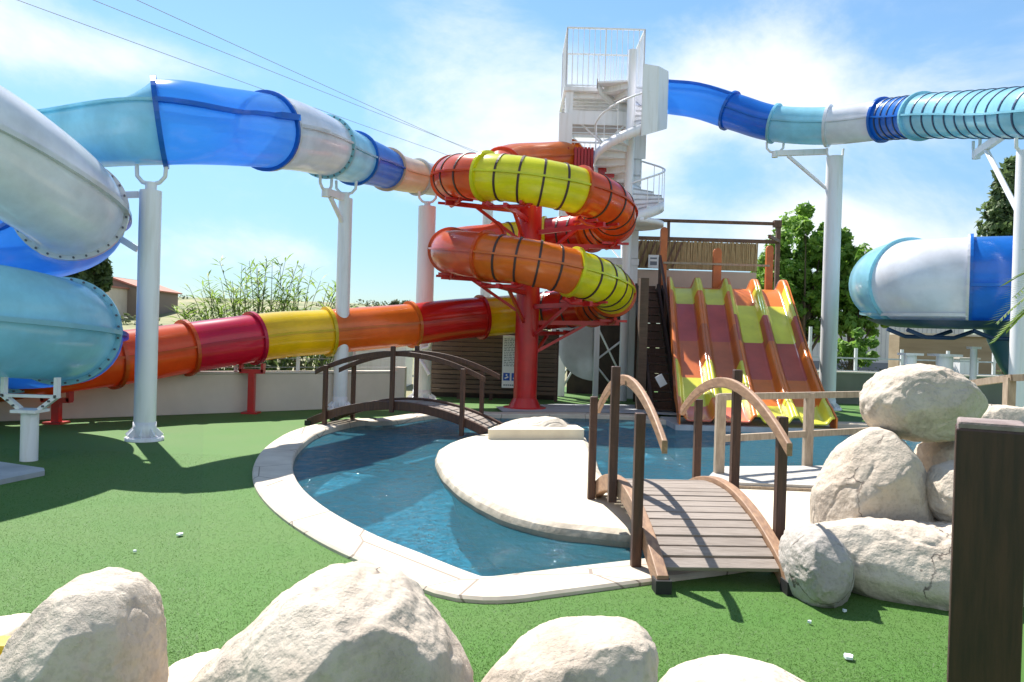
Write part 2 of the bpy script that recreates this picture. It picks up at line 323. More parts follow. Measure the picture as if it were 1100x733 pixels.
vs_ = SC.view_settings; vs_.view_transform = 'Standard'; vs_.look = 'None'; vs_.gamma = 1; vs_.use_curve_mapping = False; vs_.exposure = 1.0
SC.cycles.max_bounces = 10; SC.cycles.transparent_max_bounces = 12; SC.cycles.use_denoising = True
SC.cycles.sample_clamp_indirect = 6

# ------------------------------------------------------------------ ground, lawn, pool
def smooth_poly(pts, n=6):
    out = []; k = len(pts)
    for i in range(k):
        p0, p1, p2, p3 = [Vector(pts[(i + j) % k]) for j in (-1, 0, 1, 2)]
        for j in range(n):
            t = j / n
            out.append(.5 * ((2 * p1) + (p2 - p0) * t + (2 * p0 - 5 * p1 + 4 * p2 - p3) * t * t + (3 * p1 - p0 - 3 * p2 + p3) * t ** 3))
    return out
def sheet(name, outer, hole, z, m, kind='structure', grid=0):
    bm = bmesh.new()
    for loop in (outer, hole):
        if not loop: continue
        vs = [bm.verts.new((p[0], p[1], z)) for p in loop]
        for i in range(len(vs)): bm.edges.new((vs[i], vs[(i + 1) % len(vs)]))
    bmesh.ops.triangle_fill(bm, use_beauty=True, use_dissolve=False, edges=bm.edges[:], normal=(0, 0, 1))
    for f in bm.faces:
        if f.normal.z < 0: f.normal_flip()
    me = bpy.data.meshes.new(name); bm.to_mesh(me); bm.free(); me.materials.append(m)
    o = link(name, me)
    if kind: o['kind'] = kind
    return o
def xy(v): return Vector((v[0], v[1]))
def gp(lst, z=0): return [xy(G(x, y, z)) for x, y in lst]

WL, WR = G(0, 453), G(428, 437)                       # the line of the garden wall's foot
wdir = (WR - WL).normalized(); wn = Vector((-wdir.y, wdir.x, 0))
WL2 = WL - wdir * 26
park = [(WL2.x - 4, -14), (34, -14), (34, 30), (WR.x + 1, 30), (WR.x, WR.y), (WL2.x, WL2.y)]
pool_edge = gp([(420, 454), (385, 455), (345, 465), (321, 481), (312, 500), (318, 522), (345, 548), (395, 577), (455, 602), (505, 622), (524, 626), (560, 622), (610, 616), (685, 607), (760, 598), (845, 583)])
pool_edge += [Vector((2.6, 7.2)), Vector((3.6, 8.4)), Vector((5.2, 10.5)), Vector((8.5, 16)), Vector((9.0, 18.6))]
pool_edge += gp([(720, 454), (680, 449), (610, 447), (545, 447), (480, 446)])
pool = smooth_poly(pool_edge, 5)
sheet('ground', [(-900, -400), (900, -400), (900, 1500), (-900, 1500)], park, -.006, M['soil'])
sheet('lawn', park, pool, 0, M['lawn'])
lo = Vector((min(p.x for p in pool) - .3, min(p.y for p in pool) - .3)); hi = Vector((max(p.x for p in pool) + .3, max(p.y for p in pool) + .3))
sheet('pool_floor', [(lo.x, lo.y), (hi.x, lo.y), (hi.x, hi.y), (lo.x, hi.y)], None, -.75, M['poolfloor'])
mb = MB(); n = len(pool)
mb.add([(p.x, p.y, 0) for p in pool] + [(p.x, p.y, -.76) for p in pool], [(i, (i + 1) % n, n + (i + 1) % n, n + i) for i in range(n)], 0, True)
tag(mb.build('pool_wall', M['poolwall']), kind='structure')
sheet('water', pool, None, -.055, M['water'])
# coping ring on the lawn side
def ring(name, loop, w, z0, z1, m, rnd=.0):
    mb = MB(); n = len(loop); A = []; B = []
    ar = sum(loop[i].x * loop[(i + 1) % n].y - loop[(i + 1) % n].x * loop[i].y for i in range(n)); s = 1 if ar > 0 else -1
    for i in range(n):
        t = (loop[(i + 1) % n] - loop[i - 1]).normalized(); nr = Vector((t.y, -t.x)) * s
        A.append(loop[i] - nr * .03); B.append(loop[i] + nr * w)
    b = .02
    rows = [[(p.x, p.y, z0) for p in A], [(p.x, p.y, z1 - b) for p in A], [(*(p + (q - p).normalized() * b), z1) for p, q in zip(A, B)], [(*(q - (q - p).normalized() * b), z1) for p, q in zip(A, B)], [(p.x, p.y, z1 - b) for p in B], [(p.x, p.y, z0) for p in B]]
    for r in range(5):
        mb.add(rows[r] + rows[r + 1], [(i, (i + 1) % n, n + (i + 1) % n, n + i) for i in range(n)])
    return mb.build(name, m)
def coping_mat():
    m = M['coping']; nt = m.node_tree; N = nt.nodes; L = nt.links; b = N['Principled BSDF']; old = b.inputs['Base Color'].links[0].from_socket
    geo = N.new('ShaderNodeNewGeometry'); v = N.new('ShaderNodeTexVoronoi'); v.feature = 'DISTANCE_TO_EDGE'; v.inputs['Scale'].default_value = .8; L.new(geo.outputs['Position'], v.inputs['Vector'])
    lt = N.new('ShaderNodeMath'); lt.operation = 'LESS_THAN'; lt.inputs[1].default_value = .006; L.new(v.outputs['Distance'], lt.inputs[0])
    mx = N.new('ShaderNodeMix'); mx.data_type = 'RGBA'; L.new(lt.outputs[0], mx.inputs['Factor']); L.new(old, mx.inputs['A']); mx.inputs['B'].default_value = (.25, .2, .16, 1); L.new(mx.outputs['Result'], b.inputs['Base Color'])
coping_mat()
tag(ring('pool_coping', pool, .48, -.14, .045, M['coping']), kind='structure')
def waterline(m):
    nt = m.node_tree; N = nt.nodes; L = nt.links; b = N['Principled BSDF']; old = b.inputs['Base Color'].links[0].from_socket
    geo = N.new('ShaderNodeNewGeometry'); sx = N.new('ShaderNodeSeparateXYZ'); L.new(geo.outputs['Position'], sx.inputs[0])
    nz_ = N.new('ShaderNodeTexNoise'); nz_.inputs['Scale'].default_value = 5; nz_.inputs['Detail'].default_value = 6; L.new(geo.outputs['Position'], nz_.inputs['Vector'])
    ad = N.new('ShaderNodeMath'); ad.operation = 'MULTIPLY_ADD'; ad.inputs[1].default_value = -.10; L.new(nz_.outputs['Fac'], ad.inputs[0]); L.new(sx.outputs[2], ad.inputs[2])
    mr = N.new('ShaderNodeMapRange'); mr.inputs['From Min'].default_value = -.05; mr.inputs['From Max'].default_value = .02; mr.inputs['To Min'].default_value = .8; mr.inputs['To Max'].default_value = 0; L.new(ad.outputs[0], mr.inputs['Value'])
    mx = N.new('ShaderNodeMix'); mx.data_type = 'RGBA'; L.new(mr.outputs[0], mx.inputs['Factor']); L.new(old, mx.inputs['A']); mx.inputs['B'].default_value = (.16, .15, .11, 1); L.new(mx.outputs['Result'], b.inputs['Base Color'])
waterline(M['kerbrock'])
# island terrace in the pool
isl = [(472, 490), (477, 479), (498, 470), (530, 465), (575, 465), (620, 466), (629, 472), (636, 487), (643, 505), (655, 514), (700, 519), (790, 522), (880, 522), (1000, 528), (1085, 530), (1090, 590), (1000, 590), (880, 578), (800, 566), (700, 570), (640, 566), (590, 560), (540, 546), (500, 525), (478, 505)]
isl2 = smooth_poly(gp(isl, .1), 4)
mb = MB(); n = len(isl2); rows = []
cen = sum(isl2, Vector((0, 0))) / n
ar = sum(isl2[i].x * isl2[(i + 1) % n].y - isl2[(i + 1) % n].x * isl2[i].y for i in range(n)); sg = 1 if ar > 0 else -1
for off, z in ((-.16, .1), (-.05, .095), (.03, .06), (.06, 0), (.04, -.08), (-.14, -.3), (-.3, -.76)):
    row = []
    for i in range(n):
        t = (isl2[(i + 1) % n] - isl2[i - 1]).normalized(); nr = Vector((t.y, -t.x)) * sg
        jit = (noise.noise(Vector((isl2[i].x * 3, isl2[i].y * 3, z * 5))) * .022) if -.2 < z < .09 else 0
        q = isl2[i] + nr * (off + jit); row.append((q.x, q.y, z))
    rows.append(row)
for r in range(len(rows) - 1):
    mb.add(rows[r] + rows[r + 1], [(i, (i + 1) % n, n + (i + 1) % n, n + i) for i in range(n)], 0 if r == 0 else 1, True)
bmt = [Vector((p[0], p[1])) for p in rows[0]]
io = mb.build('island_edge', [M['cream'], M['kerbrock']]); tag(io, kind='structure')
sheet('island_terrace', bmt, None, .1, M['cream'])
pav = gp([(532, 439), (600, 436), (690, 437), (745, 446), (735, 449), (690, 446.5), (610, 444.8), (540, 444.6)])
sheet('pavement', pav, None, .05, M['paving'])
# far hill
mb = MB(); nx, ny = 60, 14; vs = []
for j in range(ny + 1):
    for i in range(nx + 1):
        x = -260 + 520 * i / nx; y = 55 + 190 * j / ny; t = j / ny
        h = 6.0 * min(1, t * 3.2) * (1 - .35 * max(0, x) / 260) + 1.6 * noise.noise(Vector((x * .018, y * .02, 3))) * min(1, t * 3)
        if x > 5: h *= .35
        vs.append((x, y, h - .05))
mb.add(vs, [(j * (nx + 1) + i, j * (nx + 1) + i + 1, (j + 1) * (nx + 1) + i + 1, (j + 1) * (nx + 1) + i) for j in range(ny) for i in range(nx)], 0, True)
tag(mb.build('hill', M['hill']), kind='structure')

# ------------------------------------------------------------------ tube slides
class Path:
    def __init__(s, pts, rads, closed=False):
        s.p = [Vector(p) for p in pts]; s.r = rads
    def at(s, u):
        n = len(s.p); i = max(0, min(int(u), n - 2)); t = u - i
        g = lambda k: s.p[max(0, min(n - 1, k))]
        p0, p1, p2, p3 = g(i - 1), g(i), g(i + 1), g(i + 2)
        if i == 0: p0 = 2 * p1 - p2
        if i + 2 > n - 1: p3 = 2 * p2 - p1
        pos = .5 * ((2 * p1) + (p2 - p0) * t + (2 * p0 - 5 * p1 + 4 * p2 - p3) * t * t + (3 * p1 - p0 - 3 * p2 + p3) * t ** 3)
        tan = .5 * ((p2 - p0) + 2 * (2 * p0 - 5 * p1 + 4 * p2 - p3) * t + 3 * (3 * p1 - p0 - 3 * p2 + p3) * t * t)
        r = s.r if isinstance(s.r, (int, float)) else s.r[i] * (1 - t) + s.r[i + 1] * t
        return pos, tan.normalized(), r
    def frame(s, u):
        p, t, r = s.at(u); sd = t.cross(Vector((0, 0, 1))).normalized(); return p, t, sd, sd.cross(t).normalized(), r
    def nearest(s, pt, n=600):
        pt = Vector(pt); return min((k / n * (len(s.p) - 1) for k in range(n + 1)), key=lambda u: (s.at(u)[0].xy - pt.xy).length)
def px_of(p):
    v = Vector(p) - EYE; return 550 + F * v.dot(rt) / v.dot(fwd)
def u_at(path, px, lo=0, hi=None):
    hi = len(path.p) - 1 if hi is None else hi
    return min((lo + (hi - lo) * k / 400 for k in range(401)), key=lambda u: abs(px_of(path.at(u)[0]) - px))
NP = 40
def profile(p, sd, upv, r, seam, lip, roof=1.0):
    out = []; zs = math.sin(seam) * r
    for k in range(NP):
        a = 2 * PI * k / NP
        x, y = math.cos(a) * r, math.sin(a) * r
        if y > zs: y = zs + (y - zs) * roof
        q = p + sd * x + upv * y
        out.append(q)
    return out
def section(path, u0, u1, m, parent, label=None, bands=0, bandm=None, seam=0.0, flm=None, bolts=False, lastflange=False, roof=None, ds=.12):
    L_ = sum((path.at(u0 + (u1 - u0) * (k + 1) / 20)[0] - path.at(u0 + (u1 - u0) * k / 20)[0]).length for k in range(20))
    n = max(4, int(L_ / ds)); mb = MB(); vs = []
    for i in range(n + 1):
        u = u0 + (u1 - u0) * i / n; p, t, sd, uv, r = path.frame(u)
        vs += profile(p, sd, uv, r, seam, 0, 1 if roof is None else roof(i / n))
    mb.add(vs, [(i * NP + k, i * NP + (k + 1) % NP, (i + 1) * NP + (k + 1) % NP, (i + 1) * NP + k) for i in range(n) for k in range(NP)], 0, True)
    # the lengthwise joint of the two half shells, a thin proud lip on both flanks
    for sgn in (1, -1):
        lv = []
        for i in range(n + 1):
            u = u0 + (u1 - u0) * i / n; p, t, sd, uv, r = path.frame(u)
            c = p + sd * (sgn * math.cos(seam) * r) + uv * (math.sin(seam) * r); o_ = sd * sgn
            lw = (.022 if r < .7 else .034) * (1.7 if m is M['clear_f'] and r < .74 else 1); lv += [c - o_ * .01 - uv * lw, c + o_ * lw * 2.4 - uv * lw, c + o_ * lw * 2.4 + uv * lw, c - o_ * .01 + uv * lw]
        mb.add(lv, [(i * 4 + k, i * 4 + (k + 1) % 4, (i + 1) * 4 + (k + 1) % 4, (i + 1) * 4 + k) for i in range(n) for k in range(4)], 1 if m is M['clear_f'] else 0)
    def torus(u, w, hgt, mi, mbx):
        p, t, sd, uv, r = path.frame(u); vv = []
        for (ra, ta) in ((r - .012, -w / 2), (r + hgt, -w / 2), (r + hgt, w / 2), (r - .012, w / 2)):
            for k in range(NP):
                a = 2 * PI * k / NP; vv.append(p + t * ta + sd * (math.cos(a) * ra) + uv * (math.sin(a) * ra))
        mbx.add(vv, [(q * NP + k, q * NP + (k + 1) % NP, ((q + 1) % 4) * NP + (k + 1) % NP, ((q + 1) % 4) * NP + k) for q in range(4) for k in range(NP)], mi)
    for b in range(bands):
        torus(u0 + (u1 - u0) * (b + 1) / (bands + 1), .05, .018, 1, mb)
    so_ = mb.build('tube_section', [m, M['blue_f'] if m is M['clear_f'] else bandm or M['dband']], parent)
    if label: so_['label'] = label
    ends = [u0] + ([u1] if lastflange else [])
    for u in ends:
        if roof is not None and roof(0 if u == u0 else 1) < .9: continue
        fl = MB(); torus(u, .075, .07, 0, fl)
        if bolts:
            p, t, sd, uv, r = path.frame(u)
            for k in range(28):
                a = 2 * PI * (k + .5) / 28
                for s_ in (-1, 1):
                    c = p + sd * (math.cos(a) * (r + .035)) + uv * (math.sin(a) * (r + .035)) + t * (s_ * .05)
                    fl.rod(c - t * .018, c + t * .018, .017, 6, mi=1)
        fl.build('flange', [flm or m, M['bolt']], so_)
    return so_

PILLARS = 'white steel pillars carrying the tube slides'
def pillar(base, ztop, r, label, arms=(), rb=None):
    """white steel pillar standing on the ground; arms: list of (end point, diagonal)"""
    t = thing('support_pillar', label, 'pillar', PILLARS, loc=(base.x, base.y, 0))
    mb = MB(); mb.rod((0, 0, .03), (0, 0, ztop), r, 28); mb.build('pole', M['white'], t)
    b = MB(); b.lathe([(0, .06), (r * 1.05, .06), (r * 1.05, .3), (r * 1.0, .3)], n=28); b.lathe([(0.0, .055), (rb or r * 1.75, .055), (rb or r * 1.75, .0)], n=28)
    for k in range(8):
        a = 2 * PI * k / 8 + .2; d = Vector((math.cos(a), math.sin(a), 0))
        b.beam(d * (r * .95) + Vector((0, 0, .17)), d * (r * 1.55) + Vector((0, 0, .07)), .02, .09)
    b.build('base_plate', M['white'], t)
    for end, kind in arms:
        e = Vector(end) - Vector((base.x, base.y, 0)); a_ = MB(); h = e.copy(); h.z = 0; hd = h.normalized() if h.length > .05 else Vector((1, 0, 0))
        if h.length > .3:
            p0 = hd * (r * .8); p0.z = e.z - .22 + (0 if kind != 'down' else -.3)
            a_.beam(p0, e + Vector((0, 0, -.22)), .12, .16)
            s0 = hd * (r * .9); s0.z = e.z - .25 - h.length * .62
            ao = a_.build('bracket', M['white'], t)
            s_ = MB(); s_.rod(s0, e * .78 + Vector((0, 0, e.z * .22 - .3)), .055, 8); s_.build('strut', M['white'], ao)
            a_ = MB()
        # saddle: two curved claws reaching up to the tube
        for sgn in (-1, 1):
            sv = Vector((-hd.y, hd.x, 0)) * 0 + hd
            a_.tube([e + Vector((0, 0, -.2)), e + sv * (.14 * sgn) + Vector((0, 0, -.16)), e + sv * (.23 * sgn) + Vector((0, 0, -.06)), e + sv * (.24 * sgn) + Vector((0, 0, .12))], .035, 8)
        a_.rod(e + Vector((0, 0, -.34)), e + Vector((0, 0, -.16)), .09, 10)
        a_.build('saddle', M['white'], t)
    return t

# -- serpentine blue and white slide, from behind the white coil to the tower
Lp = Path([P(-60, 156, 15.4), P(20, 146, 14.2), P(82, 141, 13.6), P(172, 132, 13.0), P(238, 136, 14.4), P(305, 144, 16.2), P(345, 156, 17.8), P(374, 168, 19.3), P(400, 176, 20.6), P(425, 185, 21.8), P(452, 191, 22.8), P(485, 195, 23.8), P(545, 194, 25.3), P(612, 188, 26.0)],
          [.60, .60, .62, .68, .69, .72, .66, .62, .56, .50, .46, .45, .45, .45])
S1 = thing('serpentine_tube_slide', 'long raised blue and white tube slide winding on pillars above the beige wall', 'water slide')
sm_ = .30
section(Lp, 0, 2.75, M['sky_f'], S1, 'light blue flat-topped open flume section', seam=sm_, roof=lambda t: .06)
section(Lp, 2.75, 3.0, M['sky_f'], S1, 'light blue section with sloping roof', seam=sm_, roof=lambda t: .06 + .94 * t)
uA, uB, uC, uD, uE = (u_at(Lp, x, 3) for x in (286, 350, 381, 416, 449))
section(Lp, 3.0, uA, M['clear_f'], S1, 'see-through blue section', seam=sm_, flm=M['blue_f'], lastflange=True)
section(Lp, uA + .03, uB, M['white_f'], S1, 'white section', seam=0.1, bolts=True)
section(Lp, uB, uC, M['sky_f'], S1, 'light blue section', bolts=True)
section(Lp, uC, uD, M['blue_f'], S1, 'deep blue section')
section(Lp, uD, uE, M['cream_f'], S1, 'cream section')
section(Lp, uE, 11.2, M['grey_f'], S1, 'pale grey section')
section(Lp, 11.2, 13, M['sky_f'], S1, 'light blue section', lastflange=True)

def under(path, px, py, d=None, u=None):
    pass
def sup(path, base, u=None):
    u = path.nearest(base) if u is None else u
    p, t, sd, uv, r = path.frame(u); return p - Vector((0, 0, r + .14))
b1 = G(155, 473); e1 = sup(Lp, b1)
pl1 = pillar(b1, e1.z - .3, .17, 'white pillar on the lawn nearest the white coil, bracket arms reaching left', [((b1.x, b1.y, e1.z), 'top')])
a_ = MB()   # two short arms to the white coil
for z0, z1, dx in ((4.02, 3.98, -.62), (3.12, 3.42, -.70)):
    a_.beam(Vector((-.2, .02, z0)), Vector((dx, -.05, z1)), .07, .10); a_.rod(Vector((dx + .22, -.03, z1 - .06)), Vector((dx + .05, -.05, z1 + .05)), .06, 8)
a_.build('bracket', M['white'], pl1)
b2 = G(365, 440); e2 = sup(Lp, b2); e2b = sup(Lp, b2, Lp.nearest(b2) - .55)
pillar(b2, e2.z - .3, .165, 'white pillar behind the dark arched bridge with a bracket arm near its top', [((b2.x, b2.y, e2.z), 'top'), (e2b, 'arm')])
b3 = G(453, 430.5); e3 = sup(Lp, b3)
pl3 = pillar(b3, e3.z - .3, .245, 'stout white pillar left of the plank screen with a white spout fixed low on it', [((b3.x, b3.y, e3.z), 'top')], rb=.42)
sp = MB(); sp.tube([(-.25, -.1, 1.55), (-.55, -.2, 1.62), (-.85, -.25, 1.55), (-1.0, -.28, 1.4)], [.1, .14, .2, .26], 14); sp.tube([(0, -.25, 1.45), (.2, -.4, 1.5), (.3, -.5, 1.75)], .05, 8); sp.tube([(-.2, -.1, 1.3), (.1, -.5, 1.0), (.25, -.55, .75)], .05, 8)
sp.build('spout', M['white'], pl3)
b4 = P(521, 330, 26.5); b4.z = 0; e4 = sup(Lp, b4)
pillar(b4, P(521, 214, 26.5).z, .18, 'slim white pillar seen through the coils of the red spiral slide', [])

# -- the banded blue and white slide leaving the tower to the right
Rp = Path([P(698, 103, 25.6), P(722, 105, 25.3), P(752, 109, 24.9), P(790, 121, 24.3), P(832, 133, 23.6), P(890, 135.5, 22.8), P(948, 129, 21.9), P(992, 125, 20.2), P(1050, 123, 18.0), P(1108, 121, 15.4), P(1180, 120, 14.0), P(1270, 122, 13.2)],
          [.52, .52, .54, .54, .52, .53, .55, .55, .53, .49, .49, .49])
S2 = thing('banded_tube_slide', 'raised blue and white tube slide with dark bands leaving the tower top to the right', 'water slide')
section(Rp, 0, .35, M['white_f'], S2, 'white mouth section at the tower', flm=M['white_f'])
section(Rp, .35, 2.85, M['clear_f'], S2, 'see-through blue section', flm=M['blue_f'], seam=.9)
section(Rp, 2.85, 4.0, M['blue_f'], S2, 'deep blue section')
section(Rp, 4.0, 5.0, M['sky_f'], S2, 'light blue section')
section(Rp, 5.0, 6.0, M['white_f'], S2, 'white section')
section(Rp, 6.0, 6.95, M['blue_f'], S2, 'deep blue section with bands', bands=4, bandm=M['nband'])
section(Rp, 6.95, 9.75, M['sky_f'], S2, 'light blue section with dark bands', bands=12, bandm=M['nband'])
section(Rp, 9.75, 11, M['white_f'], S2, 'white section', lastflange=True)
b5 = G(888, 440); u5 = Rp.nearest(b5); e5 = sup(Rp, b5)
pillar(b5, e5.z - .12, .235, 'tall white pillar beside the bottom of the orange and yellow slide', [((b5.x, b5.y, e5.z), 'top'), (sup(Rp, b5, u5 - 1.05), 'arm')])
b6 = P(1100, 300, 15.0); b6.z = 0; u6 = Rp.nearest(b6); e6 = sup(Rp, b6)
pillar(b6, e6.z - .12, .2, 'white pillar in front of the wide blue tube, behind the pile of rocks', [((b6.x, b6.y, e6.z), 'top'), (sup(Rp, b6, u6 - 1.2), 'arm')])

# -- big coil at the left
cx, cy, R_ = -9.12, 11.6, 2.32
def coil(deg, z): a = math.radians(deg); return Vector((cx + R_ * math.cos(a), cy + R_ * math.sin(a), z))
Cp = Path([coil(-130, 5.5), coil(-90, 5.05), coil(-60, 4.7), coil(-35, 4.35), coil(-10, 3.95), coil(15, 3.68), coil(45, 3.5), coil(80, 3.3), coil(115, 3.1), coil(150, 2.9), coil(185, 2.68), coil(220, 2.45), coil(250, 2.25), coil(275, 2.12), coil(300, 2.02), coil(325, 1.93), coil(350, 1.84), coil(375, 1.74), coil(405, 1.6), coil(440, 1.45), Vector((-11.5, 14.6, 1.3)), Vector((-16, 14.9, 1.1))], .76)
S3 = thing('coil_tube_slide', 'fat white and light blue tube slide coiling close beside the lawn', 'water slide')
section(Cp, 0, 2.7, M['sky_f'], S3, 'light blue section', bolts=True)
section(Cp, 2.7, 5.1, M['white_f'], S3, 'white section', bolts=True)
section(Cp, 5.1, 8, M['clear_f'], S3, 'see-through blue section', flm=M['white_f'], bolts=True)
section(Cp, 8, 12, M['white_f'], S3, 'white section', bolts=True)
section(Cp, 12, 16.85, M['sky_f'], S3, 'light blue section', bolts=True)
section(Cp, 16.85, 19, M['clear_f'], S3, 'see-through blue section', flm=M['sky_f'], bolts=True)
section(Cp, 19, 21, M['sky_f'], S3, 'light blue section', bolts=True, lastflange=True)
b7 = G(31, 495); p7 = Cp.frame(Cp.nearest((b7.x, b7.y, 0)))[0]
t7 = thing('support_pillar', 'short white post with a bolted cradle under the lower turn of the coil', 'pillar', PILLARS, loc=(b7.x, b7.y, 0))
zb = 1.84 - .76
q = MB(); q.rod((0, 0, 0), (0, 0, zb - .42), .11, 20); q.build('pole', M['white'], t7)
q = MB(); q.box((0, 0, zb - .40), (.34, .34, .04)); q.build('top_plate', M['white'], t7)
q = MB()
for sx in (-1, 1):
    q.beam((sx * .13, 0, zb - .38), (sx * .36, 0, zb - .2), .09, .05); q.beam((sx * .36, 0, zb - .22), (sx * .36, 0, zb + .06), .09, .05)
    for k in range(3): q.rod((sx * (.2 + .08 * k), -.07, zb - .33 + .07 * k), (sx * (.2 + .08 * k), -.04, zb - .33 + .07 * k), .016, 6, mi=1)
q.beam((-.36, 0, zb - .2), (.36, 0, zb - .2), .07, .04)
q.build('cradle', [M['white'], M['bolt']], t7)
mb = MB(); mb.prism([tuple(G(x, y)[:2]) for x, y in ((-60, 498), (0, 501), (47, 508), (48, 511), (0, 521), (-60, 528))], -.02, .06)
tag(mb.build('concrete_footing', M['paving'], None, .01), 'pale concrete footing slab lying in the lawn below the coil slide', 'footing')

# -- red, orange and yellow spiral slide
HC = P(571, 300, 20.3); hx, hy = HC.x, 20.3; HR = 2.07
def hel(deg, z, rr=HR): a = math.radians(deg); return Vector((hx + rr * math.cos(a), hy + rr * math.sin(a), z))
hp = [P(612, 170, 25.4), P(585, 172, 24.6), P(545, 176, 23.4), hel(118, 6.22, 2.2), hel(150, 6.05), hel(180, 5.86), hel(210, 5.72), hel(240, 5.58), hel(270, 5.44), hel(300, 5.3), hel(330, 5.15), hel(360, 4.97), hel(390, 4.84), hel(420, 4.74), hel(450, 4.63), hel(480, 4.45), hel(510, 4.25), hel(540, 4.02), hel(570, 3.86), hel(600, 3.72), hel(630, 3.57), hel(660, 3.38), hel(690, 3.18), hel(720, 2.98), hel(750, 2.80), hel(780, 2.68), hel(808, 2.58, 2.15)]
i0 = len(hp)
hp += [P(540, 339, 21.7), P(490, 343, 21.0), P(440, 349, 20.2), P(395, 353, 19.55), P(345, 357, 18.9), P(300, 360, 18.2), P(262, 365, 17.55), P(200, 374, 16.7), P(140, 383, 15.7), P(70, 391, 14.75), P(-20, 402, 13.9), P(-130, 415, 13.2)]
Hp = Path(hp, .535)
U = [u_at(Hp, x, 26, 38) for x in (517, 442, 352, 272, 200, 120)]
S4 = thing('spiral_tube_slide', 'red, orange and yellow spiral tube slide coiling round the thick red column', 'water slide')
for a, b, m, l, nb in [(0, 2.2, 'orange_f', 'orange section at the tower', 0), (2.2, 5.0, 'salmon_f', 'salmon section', 0), (5.0, 6.85, 'dorange_f', 'orange red section with bands', 3), (6.85, 8.95, 'lime_f', 'yellow section with dark bands, upper turn', 4), (8.95, 11.2, 'dorange_f', 'orange red section with dark bands', 4), (11.2, 12.3, 'orange_f', 'orange section', 2), (12.3, 13.6, 'red_f', 'red section with bands', 2),
                        (13.6, 14.9, 'lime_f', 'yellow section behind the column', 3), (14.9, 17.1, 'salmon_f', 'salmon section', 0), (17.1, 18.9, 'salmon_f', 'salmon section, lower turn', 0), (18.9, 20.85, 'orange_f', 'orange section with dark bands', 4), (20.85, 22.8, 'lime_f', 'yellow section with dark bands, lower turn', 4), (22.8, 24.2, 'dorange_f', 'orange red section with bands', 3), (24.2, 26.2, 'red_f', 'red section', 2),
                        (26.2, U[0], 'yellow_f', 'dark yellow section', 0), (U[0], U[1], 'red_f', 'red straight section', 0), (U[1], U[2], 'orange_f', 'orange straight section', 0), (U[2], U[3], 'yellow_f', 'yellow straight section', 0), (U[3], U[4], 'crimson_f', 'crimson straight section', 0), (U[4], U[5], 'dorange_f', 'orange straight section', 0), (U[5], 38, 'dorange_f', 'orange straight section', 0)]:
    section(Hp, a, b, M[m], S4, l, bands=nb, seam=.1, flm=M[m] if nb == 0 else M['dorange_f'] if m != 'lime_f' else M['lime_f'], lastflange=(b == 38))
cb = Vector((hx - .08, hy, 0))
CL = thing('steel_column', 'thick red steel column with bracket arms inside the spiral slide', 'column', loc=(cb.x, cb.y, 0))
q = MB(); q.rod((0, 0, 0), (0, 0, 5.45), .3, 28); q.build('pole', M['redsteel'], CL)
q = MB(); q.lathe([(0, .07), (.55, .07), (.55, 0)], n=28); q.lathe([(.3, .3), (.42, .07)], n=28); q.build('base_plate', M['redsteel'], CL)
for u in (5.6, 7.4, 9.5, 11.3, 17.3, 19.3, 21.2, 23.2, 25.3):
    p, t, sd, uv, r = Hp.frame(u); e = p - Vector((0, 0, r + .12)) - Vector((cb.x, cb.y, 0)); hd = Vector((e.x, e.y, 0)).normalized()
    s0 = hd * .25; s0.z = e.z - .05; q = MB(); q.beam(s0, e + hd * .25, .09, .11)
    q.beam(s0 + Vector((0, 0, -.75)), e * .72 + Vector((0, 0, e.z * .28 - .05)), .07, .07)
    tt = Vector((t.x, t.y, 0)).normalized()
    q.tube([e - tt * .62 + Vector((0, 0, .1)), e - tt * .4, e + tt * .4, e + tt * .62 + Vector((0, 0, .1))], .05, 8)
    for k in (-.4, .4): q.beam(e + tt * k - hd * .35 + Vector((0, 0, .05)), e + tt * k + hd * .35 + Vector((0, 0, .05)), .06, .06)
    q.build('bracket', M['redsteel'], CL)
for px, py, lab in ((62, 455, 'short red post under the straight run close to the coil slide'), (264, 446, 'red post in front of the beige wall under the crimson tube section')):
    g = G(px, py); u = Hp.nearest(g); p = Hp.at(u)[0]; zt = p.z - .57 - .1
    t_ = thing('slide_post', lab, 'post', 'red posts under the straight slide', loc=(g.x, p.y, 0))
    q = MB(); q.box((0, 0, zt / 2), (.14, .14, zt)); q.build('pole', M['redsteel'], t_, .01)
    q = MB(); q.box((0, 0, .02), (.34, .34, .04)); q.build('base_plate', M['redsteel'], t_)
    q = MB(); q.box((0, 0, zt), (.52, .16, .09)); q.box((-.24, 0, zt + .08), (.06, .16, .2)); q.box((.24, 0, zt + .08), (.06, .16, .2)); q.build('cradle', M['redsteel'], t_)
# two red covers at the slide entrance on the tower
for px, w, lab in ((604, .42, 'ribbed red panel left of the tower leg, above the yellow tube'), (627, .62, 'ribbed red panel with a stepped side, right of the tower leg')):
    c = P(px, 174, 24.7); q = MB(); k_ = 6
    for k in range(k_): q.box((c.x - w / 2 + w * (k + .5) / k_, c.y, c.z), (w / k_ * .8, .10, .9))
    q.box((c.x, c.y + .08, c.z), (w, .06, .86))
    if px > 610: q.box((c.x + w * .5 + .2, c.y, c.z - .3), (.4, .1, .34)); q.box((c.x + w * .5 + .5, c.y, c.z - .38), (.3, .1, .18))
    tag(q.build('red_panel', M['red_f'], None, .012), lab, 'panel', 'red panels at the spiral slide entrance')

